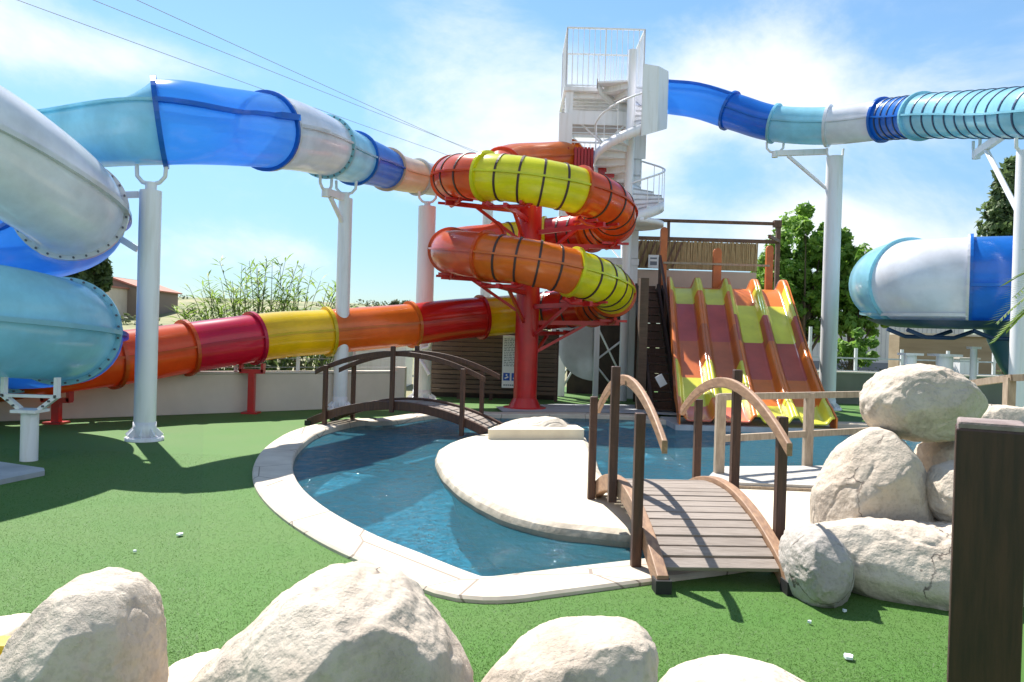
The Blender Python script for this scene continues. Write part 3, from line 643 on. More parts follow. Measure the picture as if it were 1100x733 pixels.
# -- big short tube at the right
Bp = Path([P(1300, 300, 16.2), P(1190, 301, 16.2), P(1090, 302, 16.4), P(1040, 302.5, 16.7), P(995, 303, 17.2), P(968, 304, 18.0), P(957, 305, 19.2), P(956, 306, 20.5), P(970, 307, 22)], .93)
S5 = thing('wide_tube_slide', 'wide white, blue and light blue tube on short columns behind the rock pile', 'water slide')
section(Bp, 0, 2.95, M['blue_f'], S5, 'blue section', flm=M['blue_f'], lastflange=True, seam=-.15)
section(Bp, 2.99, 4.6, M['white_f'], S5, 'white section', seam=-.9)
section(Bp, 4.6, 8, M['sky_f'], S5, 'light blue section', lastflange=True, seam=-.9)
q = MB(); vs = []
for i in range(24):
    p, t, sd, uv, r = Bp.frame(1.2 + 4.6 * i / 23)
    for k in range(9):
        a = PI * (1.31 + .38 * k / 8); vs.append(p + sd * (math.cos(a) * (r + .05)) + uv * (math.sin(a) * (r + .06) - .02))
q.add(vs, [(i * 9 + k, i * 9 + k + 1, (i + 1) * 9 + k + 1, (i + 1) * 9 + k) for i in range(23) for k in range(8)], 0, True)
q.build('cradle_trough', mat('dark_navy_trough', (.02, .06, .12), .4), S5)  # one even dark navy over the whole trough
for i, px in enumerate((1070, 1010, 962)):
    c = Bp.frame(Bp.nearest(P(px, 360, 17)))[0]; q = MB(); q.tube([c + Vector((-.7, 0, -1.05)), c + Vector((-.3, 0, -1.2)), c + Vector((.3, 0, -1.2)), c + Vector((.7, 0, -1.05))], .045, 8); q.build('saddle', M['nband'], S5)
q = MB(); q.tube([P(1088, 345, 17.4), P(1090, 365, 17.4), P(1094, 385, 17.4), P(1112, 420, 17.4)], [.62, .52, .42, .34], 20); q.build('drop_flume', mat('dark_teal_flume', (.03, .12, .17), .3), S5)  # the flume is dark teal all over
for px, r_, lab in ((978, .13, 'steel column under the white part of the wide tube, nearest the tree'), (1015, .17, 'thicker white column under the white part of the wide tube'), (1046, .07, 'thin white post under the blue part of the wide tube')):
    c = P(px, 380, 17.3); zt = 1.72 if px != 1046 else 1.9
    t_ = thing('tube_column', lab, 'column', 'columns under the wide tube', loc=(c.x, c.y, 0)); q = MB(); q.rod((0, 0, 0), (0, 0, zt), r_, 16); q.build('pole', M['white'], t_); q = MB(); q.box((0, 0, zt + .02), (r_ * 3, r_ * 3, .05)); q.build('top_plate', M['white'], t_); q = MB(); q.box((0, 0, .02), (r_ * 3.4, r_ * 3.4, .04)); q.build('base_plate', M['white'], t_)

# ------------------------------------------------------------------ multi-lane slide
tl, tr_, bl, br = P(717, 312, 23.4), P(838, 309, 23.4), P(730, 457, 17.2), P(897, 459, 17.2)
ZT = .5 * (tl.z + tr_.z)
prof = [(0, 1), (.07, 1.0), (.13, .965), (.22, .86), (.35, .70), (.48, .53), (.6, .385), (.7, .275), (.79, .185), (.87, .10), (.94, .06), (1, .045)]
def pz(t):
    for (a, za), (b, zb_) in zip(prof, prof[1:]):
        if t <= b:
            return za + (zb_ - za) * (t - a) / (b - a)
    return prof[-1][1]
def pzs(t): return sum(pz(min(1, max(0, t + k * .02))) for k in (-2, -1, 0, 1, 2)) / 5 * ZT
S6 = thing('racing_slide', 'four-lane orange, yellow and maroon slide dropping into the pool', 'water slide')
NS, NW = 64, 28
def lane_y(t): return 23.4 + (17.2 - 23.4) * t
def lane_x(t, w): return (tl.x + (bl.x - tl.x) * t) * (1 - w) + (tr_.x + (br.x - tr_.x) * t) * w
def ss(x): x = max(0, min(1, x)); return x * x * (3 - 2 * x)
for ln in range(4):
    q = MB(); vs = []; ms = []
    if ln < 2: segs = [(.09, 5), (.24, 1), (.47, 2), (.68, 3), (.86, 1), (1.01, 4)]; rsegs = [(.10, 5), (.20, 0), (.42, 5), (.64, 3), (.88, 0), (1.01, 5)]
    else: segs = [(.24, 5), (.47, 0), (.68, 2), (.84, 5), (1.01, 0)]; rsegs = [(.16, 5), (.36, 0), (.52, 2), (.86, 5), (1.01, 0)]
    for i in range(NS + 1):
        t = i / NS
        for j in range(NW + 1):
            w = j / NW; dist = min(w, 1 - w); flare = 1 + .2 * max(0, 1 - abs(t - .1) / .12)
            h = .27 * flare * (1 - ss((dist - .06) / .17)) * (1 if t < .93 else (1 - (t - .93) / .07 * .5))
            vs.append((lane_x(t, (ln + w * .997) / 4), lane_y(t), pzs(t) + h))
    fs = []; mi = []
    for i in range(NS):
        for j in range(NW):
            w = (j + .5) / NW; t = (i + .5) / NS; sg_ = segs if .17 < w < .83 else rsegs
            mi.append(next(m for e, m in sg_ if t < e)); fs.append((i * (NW + 1) + j, (i + 1) * (NW + 1) + j, (i + 1) * (NW + 1) + j + 1, i * (NW + 1) + j + 1))
    q.v = vs; q.f = fs; q.m = mi; q.sm = [True] * len(fs)
    o = q.build('lane', [M['slyellow_f'], M['sllime_f'], M['maroon_f'], M['brown_f'], M['slsalmon_f'], M['slorange_f']], S6)
    sd = o.modifiers.new('thick', 'SOLIDIFY'); sd.thickness = .03; sd.offset = -1
    if ln >= 2: o['label'] = 'orange and yellow lane'
    else: o['label'] = 'lime and maroon lane'
# end lip and outer skirts
for w, nm in ((0, 'side_skirt'), (1, 'side_skirt')):
    q = MB(); vs = []
    for i in range(NS + 1):
        t = i / NS; x = lane_x(t, w) + (.02 if w else -.02); fl = 1 + .2 * max(0, 1 - abs(t - .1) / .12); zz = pzs(t) + .27 * fl * (1 if t < .93 else (1 - (t - .93) / .07 * .5)); dp = .5 + .12 * math.sin(t * 20)
        vs += [(x, lane_y(t), zz), (x, lane_y(t), max(-.1, zz - dp))]
    q.add(vs, [(i * 2, i * 2 + 1, i * 2 + 3, i * 2 + 2) for i in range(NS)]); o = q.build(nm, M['slorange_f'], S6)
    sd = o.modifiers.new('thick', 'SOLIDIFY'); sd.thickness = .035
q = MB()
for k in range(3):
    x = lane_x(.5, (k + 1) / 4); q.rod((x, lane_y(.5), -.8), (x, lane_y(.5), pzs(.5) - .1), .07, 8); x = lane_x(.2, (k + 1) / 4); q.rod((x, lane_y(.2), 0), (x, lane_y(.2), pzs(.2) - .1), .07, 8)
q.build('trestle', M['dark'], S6)
q = MB(); q.prism([(lane_x(1, 0) - .1, 17.15), (lane_x(1, 1) + .1, 17.15), (lane_x(1, 1) + .1, 18.9), (lane_x(1, 0) - .1, 18.9)], -.7, .06); q.build('run_out_plinth', M['paving'], S6)

# ------------------------------------------------------------------ timber platform behind the slide
TP = thing('timber_platform', 'raised timber platform with reed screen and orange posts above the four-lane slide', 'platform')
x0, x1, y0, y1, zf = P(684, 300, 24.0).x, P(834, 300, 24.0).x, 23.5, 26.2, ZT - .04
q = MB(); q.box(((x0 + x1) / 2, (y0 + y1) / 2, zf - .1), (x1 - x0, y1 - y0, .18)); q.build('floor', M['plank'], TP)
q = MB()
for k in range(16): q.box(((x0 + x1) / 2, 25.3, .12 + k * .2), (x1 - x0, .04, .17))
q.build('plank_wall', M['dark'], TP)
q = MB(); q.box(((x0 + x1) / 2, y1 - .35, zf + .38), (x1 - x0 - .1, .06, .76)); q.build('lower_panel', M['panelbeige'], TP)
q = MB(); zs0, zs1 = zf + .8, zf + 1.72
for k in range(110):
    x = x0 + .05 + (x1 - x0 - .1) * k / 109; q.rod((x, y1 - .35 + random.uniform(-.01, .01), zs0), (x + random.uniform(-.02, .02), y1 - .35, zs1 + random.uniform(-.03, .02)), .022, 5)
q.box(((x0 + x1) / 2, y1 - .31, (zs0 + zs1) / 2), (x1 - x0 - .1, .015, zs1 - zs0 - .04)); q.build('reed_screen', M['reed'], TP)
q = MB()
for k in range(7):
    xx = x0 + .1 + k * .22; q.beam((xx, y1 - .42, zs0 + .05), (xx + .3, y1 - .42, zs1 - .05), .02, .06)
q.build('lattice', M['rail_brown'], TP)
for k, w in enumerate((.20, .24, .2)):
    px = (712, 770, 826)[k]; p = P(px, 290, 23.7); q = MB(); zt = zf + (1.75, 1.15, 1.3)[k]; q.box((p.x, p.y, (zf - .2 + zt) / 2), (w, .14, zt - zf + .2)); q.rod((p.x, p.y - .066, zt), (p.x, p.y + .066, zt), w / 2, 14)
    q.build('post', M['orangepost'], TP)
for px, w in ((683, .1), (717, .09), (835, .13)):
    p = P(px, 280, 25.9); q = MB(); q.box((p.x, p.y, (zf + P(px, 238, 25.9).z) / 2), (w, w, P(px, 238, 25.9).z - zf)); q.build('post', M['rail_brown'], TP)
q = MB(); za = P(760, 238.5, 25.9).z; q.beam((P(683, 238, 25.9).x, 25.9, za), (P(838, 238, 25.9).x, 25.9, za), .09, .1); q.box((P(835, 238, 25.9).x, 25.9, za), (.24, .2, .22)); q.build('handrail', M['rail_brown'], TP)
q = MB(); za = P(760, 258, 25.9).z; q.beam((P(683, 238, 25.9).x, 25.9, za), (P(838, 238, 25.9).x, 25.9, za), .08, .12); q.beam((P(836, 258, 25.9).x, 25.85, za + .02), (P(826, 270, 23.8).x, 23.8, za - .1), .08, .1); q.build('handrail', M['rail_brown'], TP)
q = MB(); za = P(760, 284, 23.7).z; q.beam((P(712, 280, 23.7).x, 23.62, za), (P(826, 280, 23.7).x, 23.62, za), .04, .06); q.build('grab_rail', M['palewood'], TP)
for px in (684, 700, 760, 832):
    for yy in (23.9, 26.0):
        x = P(px, 400, yy).x; q = MB(); q.box((x, yy, (zf - .2) / 2), (.16, .16, zf - .2)); q.build('leg', M['dkwood'], TP)
p = P(702, 281, 25.6); q = MB(); q.box((p.x, p.y, p.z), (.34, .02, .42)); q.box((p.x, p.y - .014, p.z + .1), (.22, .006, .05), mi=1); q.box((p.x, p.y - .014, p.z - .06), (.22, .006, .12), mi=1)
tag(q.build('notice', [M['paper'], M['ink']]), 'small white notice fixed to the reed screen', 'notice')
# dark stairs beside the slide
ST = thing('timber_stairs', 'steep dark timber stairs climbing beside the left edge of the four-lane slide', 'stairs')
xa, xb = P(697, 400, 21).x, P(719, 400, 21).x; ya, yb = 20.2, 23.4; n = 15
for k in range(n):
    t = (k + .5) / n; q = MB(); q.box(((xa + xb) / 2, ya + (yb - ya) * t, zf * t), (xb - xa, .26, .05)); q.box(((xa + xb) / 2, ya + (yb - ya) * t + .13, zf * t + .08), (xb - xa, .02, .2)); q.build('tread', M['dkwood'], ST)
for x in (xa - .05, xb + .05):
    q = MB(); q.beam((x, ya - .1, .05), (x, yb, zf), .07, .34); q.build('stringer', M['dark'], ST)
q = MB(); q.beam((xb + .1, ya - .1, .95), (xb + .1, yb, zf + .95), .06, .09)
for t in (0.02, .33, .66, .99): q.box((xb + .1, ya + (yb - ya) * t, zf * t + .45), (.08, .08, 1.0))
q.build('handrail', M['dkwood'], ST)
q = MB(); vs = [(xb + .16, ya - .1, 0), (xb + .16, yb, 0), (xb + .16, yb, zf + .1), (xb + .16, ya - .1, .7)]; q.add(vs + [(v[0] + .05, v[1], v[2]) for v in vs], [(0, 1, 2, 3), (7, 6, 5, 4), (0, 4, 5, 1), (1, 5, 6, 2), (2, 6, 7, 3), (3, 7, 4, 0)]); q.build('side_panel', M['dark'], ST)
q = MB(); q.box((xa - .22, 20.9, 1.75), (.22, .3, 3.5)); q.build('newel_post', M['plank'], ST)
p = P(710, 409, 20); q = MB(); q.box((p.x, p.y, p.z), (.2, .015, .3), axes=(Vector((.85, 0, .5)), Vector((0, 1, 0)), Vector((-.5, 0, .85)))); tag(q.build('warning_sign', M['paper']), 'small tilted white sign hanging in front of the dark stairs', 'sign')

# ------------------------------------------------------------------ white slide tower
TW = thing('slide_tower', 'tall white steel slide tower with a barred cage on its top platform', 'tower')
ty0, ty1 = 25.0, 27.3; tx0, tx1 = P(608, 95, ty0).x, P(691, 95, ty0).x; tcx = (tx0 + tx1) / 2
zt = P(650, 95, ty0).z; zc = P(650, 31, ty0).z
for x, y in ((tx0 + .12, ty0 + .12), (tx1 - .12, ty0 + .12), (tx0 + .12, ty1 - .12), (tx1 - .12, ty1 - .12)):
    q = MB(); q.box((x, y, zt / 2), (.24, .24, zt)); q.build('leg', M['white'], TW, .01)
q = MB(); q.box((tcx, (ty0 + ty1) / 2, zt - .06), (tx1 - tx0 + .14, ty1 - ty0 + .14, .12))
for k in range(6): q.box((tcx, ty0 + .2 + k * .38, zt - .2), (tx1 - tx0, .08, .16))
q.build('top_platform', M['white'], TW)
q = MB(); wk = mat('pinkish_boards', (.60, .50, .46), .7, (.5, .41, .38), 2)
q.box((tcx, ty1 - .1, zt - .55), (tx1 - tx0 - .2, .05, .7), mi=0)
for k in range(4): q.box((tcx, ty1 - .14, zt - .32 - k * .18), (tx1 - tx0 - .2, .03, .03), mi=1)
q.build('boarding', [wk, M['white']], TW)
q = MB()
def fence_bars(p0, p1, z0, z1, sp, mbx, r=.014):
    p0, p1 = Vector(p0), Vector(p1); n = max(2, int((p1 - p0).length / sp))
    for k in range(n + 1):
        a = p0 + (p1 - p0) * k / n; rr = r * (2.2 if k in (0, n, n // 2) else 1); mbx.rod((a.x, a.y, z0), (a.x, a.y, z1), rr, 6)
    for z in (z0 + .06, z1): mbx.beam((p0.x, p0.y, z), (p1.x, p1.y, z), .05, .05)
cn = [(tx0, ty0), (tx1, ty0), (tx1, ty1), (tx0, ty1)]
for i in range(4): fence_bars((*cn[i], 0), (*cn[(i + 1) % 4], 0), zt, zc, .17, q, .012)
q.build('cage', M['white'], TW)
zm = P(650, 188, ty0).z
for zz in (zm, zm - 2.6, zm + 1.95):
    q = MB()
    if zz < zm + 1: q.box((tcx, (ty0 + ty1) / 2, zz - .05), (tx1 - tx0, ty1 - ty0, .1))
    for y in (ty0 + .02, ty1 - .02): q.beam((tx0, y, zz - .12), (tx1, y, zz - .12), .1, .2)
    for x in (tx0 + .02, tx1 - .02): q.beam((x, ty0, zz - .12), (x, ty1, zz - .12), .1, .2)
    q.build('floor_frame', M['white'], TW)
for za, zb_ in ((zm + .05, zm + 1.9), (zm - 2.5, zm - .2), (.3, zm - 2.8)):
    q = MB()
    for y in (ty0 + .1, ty1 - .1):
        q.rod((tx0 + .2, y, za), (tx1 - .2, y, zb_), .03, 8); q.rod((tx1 - .2, y, za), (tx0 + .2, y, zb_), .03, 8)
    for x in (tx0 + .1, tx1 - .1):
        q.rod((x, ty0 + .2, za), (x, ty1 - .2, zb_), .03, 8)
    q.build('cross_brace', M['white'], TW)
q = MB(); fence_bars((tx0, ty0, 0), (tx1, ty0, 0), zm, zm + 1.0, .16, q, .011); q.build('guard_rail', M['white'], TW); q = MB(); fence_bars((tx0, ty1, 0), (tx1, ty1, 0), zm, zm + 1.0, .16, q, .011); q.build('guard_rail', M['white'], TW)
q = MB(); zp = P(612, 126, ty0).z
q.box((tx0 + .02, ty0 - .05, (P(0 + 610, 122, ty0).z + P(610, 208, ty0).z) / 2), (.42, .06, P(610, 122, ty0).z - P(610, 208, ty0).z)); q.box((tx1 - .12, ty0 - .05, zt - 1.1), (.5, .06, 2.2)); q.box((tcx, ty0 - .02, zt - .95), (tx1 - tx0 - .3, .05, .42)); q.build('cladding_panel', M['white'], TW)
p = P(637, 169, ty0 - .1); q = MB(); q.box((p.x, p.y, p.z), (.32, .03, .42)); tag(q.build('notice', mat('pale_blue_notice', (.35, .42, .62), .5)), 'small bluish notice board on the tower railing', 'notice')
# lower part: white panels, curved sheet
q = MB()
xl, xr = P(598, 400, 24.6).x, P(641, 400, 24.6).x
for k in range(9): q.box(((xl + xr) / 2, 24.75, 1.5 + k * .17), (xr - xl, .04, .155))
q.build('slatted_panel', M['white'], TW)
q = MB(); pts = [(xl, 24.6, 2.75), (xr, 24.6, 2.75), (xr, 24.6, .55)] + [(xr - (xr - xl) * math.sin(a) ** .9, 24.6, .55 + 1.15 * (1 - math.cos(a))) for a in [k * PI / 2 / 10 for k in range(1, 11)]]
n = len(pts); q.add(pts + [(p[0], p[1] + .05, p[2]) for p in pts], [tuple(range(n)), tuple(range(2 * n - 1, n - 1, -1))] + [(i, n + i, n + (i + 1) % n, (i + 1) % n) for i in range(n)]); q.build('curved_panel', M['grey_f'], TW)
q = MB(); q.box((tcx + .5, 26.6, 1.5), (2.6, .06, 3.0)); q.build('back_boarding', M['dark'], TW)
for px in (594, 640, 671):
    p = P(px, 400, 24.4); q = MB(); zz = 3.4 if px != 640 else 2.9; q.box((p.x, p.y, zz / 2), (.16, .16, zz)); q.build('strut_post', M['white'], TW)
p1, p2 = P(643, 385, 24.4), P(668, 366, 24.4); q = MB(); q.rod(p1, p2, .03, 8); q.rod(P(642, 395, 24.4), P(666, 425, 24.4), .03, 8); q.build('cross_brace', M['white'], TW)
# spiral stair
SS = thing('spiral_staircase', 'white spiral staircase winding up the front corner of the slide tower', 'staircase')
scx, scy, sr = P(676, 150, 24.3).x, 24.1, 1.05
ph0 = -.2; NT = 54; rise = zt / NT; dth = 2 * PI / 14
q = MB(); q.rod((scx, scy, 0), (scx, scy, zt + .9), .13, 18); q.build('pole', M['white'], SS)
def sp_(th, r, z): return Vector((scx + math.cos(th) * r, scy + math.sin(th) * r, z))
tot = NT * dth; th_end = math.radians(164)
th0 = th_end - tot
K0 = int(5.55 / rise)
for k in range(K0, NT):
    a = th0 + k * dth; z = (k + 1) * rise; q = MB(); A = [sp_(a, .12, z), sp_(a, sr, z), sp_(a + dth * .55, sr * 1.0, z), sp_(a + dth * 1.1, sr, z), sp_(a + dth * 1.1, .12, z)]
    q.add(A + [v - Vector((0, 0, .05)) for v in A], [(0, 1, 2, 3, 4), (9, 8, 7, 6, 5)] + [(i, i + 5, (i + 1) % 5 + 5, (i + 1) % 5) for i in range(5)])
    B = [sp_(a, .12, z), sp_(a, sr, z), sp_(a, sr, z - rise), sp_(a, .12, z - rise)]; q.add(B, [(0, 1, 2, 3)])
    q.build('tread', M['white'], SS)
q = MB(); vs = []; n = NT * 2
ns_ = K0 * 2; vs = []
for i in range(ns_, n + 1):
    a = th0 + tot * i / n; z = zt * i / n
    for rr, dz in ((sr, -.2), (sr + .03, -.2), (sr + .03, .1), (sr, .1)): vs.append(sp_(a, rr, z + dz))
q.add(vs, [(i * 4 + k, i * 4 + (k + 1) % 4, i * 4 + 4 + (k + 1) % 4, i * 4 + 4 + k) for i in range(n - ns_) for k in range(4)], 0, True); q.build('stringer', M['white'], SS)
q = MB(); q.tube([sp_(th0 + tot * i / n, sr + .02, zt * i / n + 1.0) for i in range(ns_, n - 13)], .028, 8)
for k in range(K0, NT - 7): q.rod(sp_(th0 + k * dth, sr + .015, k * rise + .1), sp_(th0 + k * dth, sr + .015, k * rise + 1.02), .011, 5)
q.build('handrail', M['white'], SS)
q = MB(); q.lathe([(.0, K0 * rise + .02), (sr + .03, K0 * rise + .02), (sr + .03, K0 * rise - .12), (0, K0 * rise - .12)], (scx, scy, 0), 28); q.build('landing', M['white'], SS)
# solid side panel of the top turn
q = MB(); vs = []; n = 4
for i in range(n + 1):
    a = math.radians(-82 + 112 * i / n); z = zt - 1.05 + (a - math.radians(25)) / dth * rise
    for rr, dz in ((sr + .04, -.18), (sr + .07, -.18), (sr + .07, zt - z + .12), (sr + .04, zt - z + .12)): vs.append(sp_(a, rr, z + dz))
q.add(vs, [(i * 4 + k, i * 4 + (k + 1) % 4, i * 4 + 4 + (k + 1) % 4, i * 4 + 4 + k) for i in range(n) for k in range(4)], 0, False); q.build('guard_panel', M['white'], SS)

# ------------------------------------------------------------------ walls and screens
WT = thing('garden_wall', 'long low beige wall behind the lawn under the straight slide run', 'wall')
def wallseg(p, q_, h, th, m, name, parent, z0=0, capm=None):
    p, q_ = Vector(p), Vector(q_); b = MB(); d = (q_ - p); L_ = d.length; d.normalize(); nn_ = Vector((-d.y, d.x, 0)); c = (p + q_) / 2 + nn_ * (th / 2)
    b.box((c.x, c.y, z0 + h / 2), (L_, th, h), rz=math.atan2(d.y, d.x)); o = b.build(name, m, parent, .012)
    return o
wallseg(WL2, WR, .86, .22, M['wallbeige'], 'wall', WT)
wp, wq = WL2 - wn * .03, WR - wn * .03
wallseg(wp, wq, .05, .28, M['wallcap'], 'capping', WT, .862)
q = MB(); q.box((WR.x + .0, WR.y + .1, .5), (.3, .34, 1.0)); q.build('end_pier', M['wallbeige'], WT)
FN = thing('metal_fence', 'pale fence of posts and wire along the top of the beige wall', 'fence')
for k in range(24):
    c = WR - wdir * (k * 1.45 + 1.2) + wn * .13; q = MB(); q.box((c.x, c.y, 1.16), (.07, .07, .52)); q.build('post', M['white'], FN)
for z in (1.0, 1.2, 1.4):
    a, b = WR + wn * .13, WL2 + wn * .13; q = MB(); q.rod((a.x, a.y, z), (b.x, b.y, z), .008, 6); q.build('wire', M['steel'], FN)
# white garden building behind the wall
GB = thing('garden_building', 'plain white flat-roofed building behind the beige wall', 'building')
c = P(388, 400, 27); q = MB(); q.box((c.x, 28, 1.0), (3.0, 2, 2.0)); q.build('wall', M['white'], GB); q = MB(); q.box((c.x, 28, 2.05), (3.2, 2.2, .1)); q.build('roof', M['wallcap'], GB)
q = MB(); q.box((c.x - .6, 26.98, 1.0), (.7, .05, .9)); q.build('shutter', M['grey_f'], GB)
# plank screen + sign
PS = thing('plank_screen', 'brown screen of horizontal planks behind the red column', 'screen')
pa, pb = P(458, 400, 22.9), P(598, 400, 22.9)
for k in range(14):
    q = MB() if k == 0 else q; q.box(((pa.x + pb.x) / 2, 22.9 + random.uniform(-.012, .012), .24 + k * .135), (pb.x - pa.x, .03, .105))
q.build('planks', M['plank'], PS)
for k in range(5):
    x = pa.x + (pb.x - pa.x) * k / 4; q = MB(); q.box((x, 23.0, 1.05), (.1, .1, 2.1)); q.build('post', M['dkwood'], PS)
q = MB(); q.box(((pa.x + pb.x) / 2, 23.6, 1.0), (pb.x - pa.x, .05, 2.0)); q.build('backing', M['dark'], PS)
SG = thing('information_sign', 'white information board with grey text and two blue pictograms on the plank screen', 'sign')
c = P(549, 389, 22.7); z1_, z0_ = P(549, 361, 22.7).z, P(549, 417, 22.7).z; w = .50
q = MB(); q.box((c.x, 22.72, (z0_ + z1_) / 2), (w, .03, z1_ - z0_)); q.build('board', M['paper'], SG, .004)
q = MB(); random.seed(5)
for k in range(17):
    z = z1_ - .09 - k * .048; x = c.x - w / 2 + .04
    while x < c.x + w / 2 - .07:
        ww = random.uniform(.03, .09); q.box((x + ww / 2, 22.703, z), (ww, .004, .02)); x += ww + .02
for x in range(7): q.box((c.x - .18 + x * .06, 22.703, z0_ + .08), (.045, .004, .04))
q.build('lettering', M['ink'], SG)
for s_ in (-1, 1):
    q = MB(); q.box((c.x + s_ * .12, 22.70, z0_ + .32), (.19, .006, .22)); o = q.build('pictogram', M['inkblue'], SG)
    q = MB(); q.rod((c.x + s_ * .12, 22.699, z0_ + .37), (c.x + s_ * .12, 22.693, z0_ + .37), .025, 12); q.beam((c.x + s_ * .12 - .05, 22.696, z0_ + .27), (c.x + s_ * .12 + .05, 22.696, z0_ + .32), .005, .04); q.build('symbol', M['paper'], o)
# right-hand walls and buildings
OW = thing('low_boundary_wall', 'low olive grey wall across the lawn behind the wide tube', 'wall')
pa, pb = P(880, 433, 25.5), P(1300, 433, 25.5)
q = MB(); q.box(((pa.x + pb.x) / 2, 25.6, .5), (pb.x - pa.x, .25, 1.0)); q.build('wall', M['wallolive'], OW); q = MB(); q.box(((pa.x + pb.x) / 2, 25.6, 1.02), (pb.x - pa.x, .3, .05)); q.build('capping', M['wallcap'], OW)
RF = thing('road_railing', 'pale metal railing with posts behind the low olive wall', 'railing')
for k in range(10):
    x = pa.x + .4 + k * 1.6; q = MB(); q.box((x, 27.5, .9 if k != 0 else 1.25), (.09, .09, 1.8 if k != 0 else 2.5)); q.build('post', M['white'], RF)
q = MB()
for z in (1.0, 1.45): q.beam((pa.x, 27.5, z), (pb.x, 27.5, z), .05, .05)
q.build('rail', M['steel'], RF)
WH = thing('warehouse', 'long pale grey warehouse with ribbed cladding behind the trees', 'building')
pa, pb = P(815, 370, 52), P(1035, 370, 52); zt_ = P(920, 339, 52).z
q = MB(); q.box(((pa.x + pb.x) / 2, 56, zt_ / 2), (pb.x - pa.x, 8, zt_))
q.build('wall', M['shed'], WH)
q = MB()
for k in range(44): q.box((pa.x + .3 + (pb.x - pa.x - .6) * k / 43, 51.97, zt_ * .62), (.05, .05, zt_ * .7))
q.build('cladding_ribs', M['shed'], WH)
q = MB(); q.box(((pa.x + pb.x) / 2, 56, zt_ + .1), (pb.x - pa.x + .3, 8.3, .2)); q.build('roof', M['white'], WH)
q = MB()
q.box(((pa.x + pb.x) / 2, 51.96, .55), (pb.x - pa.x - 1, .06, .5))
q.build('ventilation_strip', M['ink'], WH)
q = MB(); c = P(1020, 400, 38)
BK = thing('retaining_bank', 'beige retaining bank seen under the wide tube', 'wall')
pa, pb = P(965, 400, 36), P(1400, 400, 36); zz = P(1050, 362, 36).z
q = MB(); q.box(((pa.x + pb.x) / 2, 36.5, zz / 2), (pb.x - pa.x, 1.0, zz)); q.build('wall', mat('bank_render', (.36, .29, .2), .9, (.26, .2, .13), .8, 8, stretch=(.3, 1, 3)), BK)
q = MB(); q.box(((pa.x + pb.x) / 2, 36.4, zz + .05), (pb.x - pa.x, 1.1, .1)); q.build('capping', M['wallcap'], BK)
UB = thing('utility_box', 'white utility cabinet standing before the beige bank', 'cabinet'); c = P(1037, 395, 30)
q = MB(); q.box((c.x, 30, .75), (.7, .5, 1.5)); q.build('body', M['white'], UB); q = MB(); q.box((c.x, 30, 1.53), (.8, .6, .06)); q.build('lid', M['wallcap'], UB)

# house on the hill
HS = thing('hill_house', 'low grey house with a reddish roof on the hillside at the far left', 'house')
c = P(122, 310, 82); zb_ = P(122, 324, 82).z - 3; ze = P(122, 310, 82).z; zr = P(105, 299, 82).z; w = 6.2; d = 9
q = MB(); q.box((c.x, 86, (zb_ + ze) / 2), (w, d, ze - zb_)); q.add([(c.x - w / 2, 81.5, ze), (c.x + w / 2, 81.5, ze), (c.x, 81.5, zr)], [(0, 1, 2)]); q.add([(c.x - w / 2, 90.5, ze), (c.x + w / 2, 90.5, ze), (c.x, 90.5, zr)], [(2, 1, 0)]); q.build('wall', M['houswall'], HS)
q = MB()
for s_ in (-1, 1): q.beam((c.x + s_ * (w / 4 + .15), 81.2, (ze + zr) / 2 + .05), (c.x + s_ * (w / 4 + .15), 90.8, (ze + zr) / 2 + .05), w / 2 + .6, .15, upv=Vector((s_ * (zr - ze), 0, w / 2)).normalized())
q.build('roof', M['shedroof'], HS)
LB = thing('hill_shed', 'small pale shed with a flat reddish roof joined at the house on the hillside', 'shed'); c = P(104, 314, 78)
q = MB(); q.box((c.x, 80, (zb_ + c.z + .5) / 2), (2.6, 4, c.z + .5 - zb_)); q.build('wall', M['wallbeige'], LB); q = MB(); q.box((c.x, 80, c.z + .6), (3.0, 4.4, .18)); q.build('roof', M['shedroof'], LB)

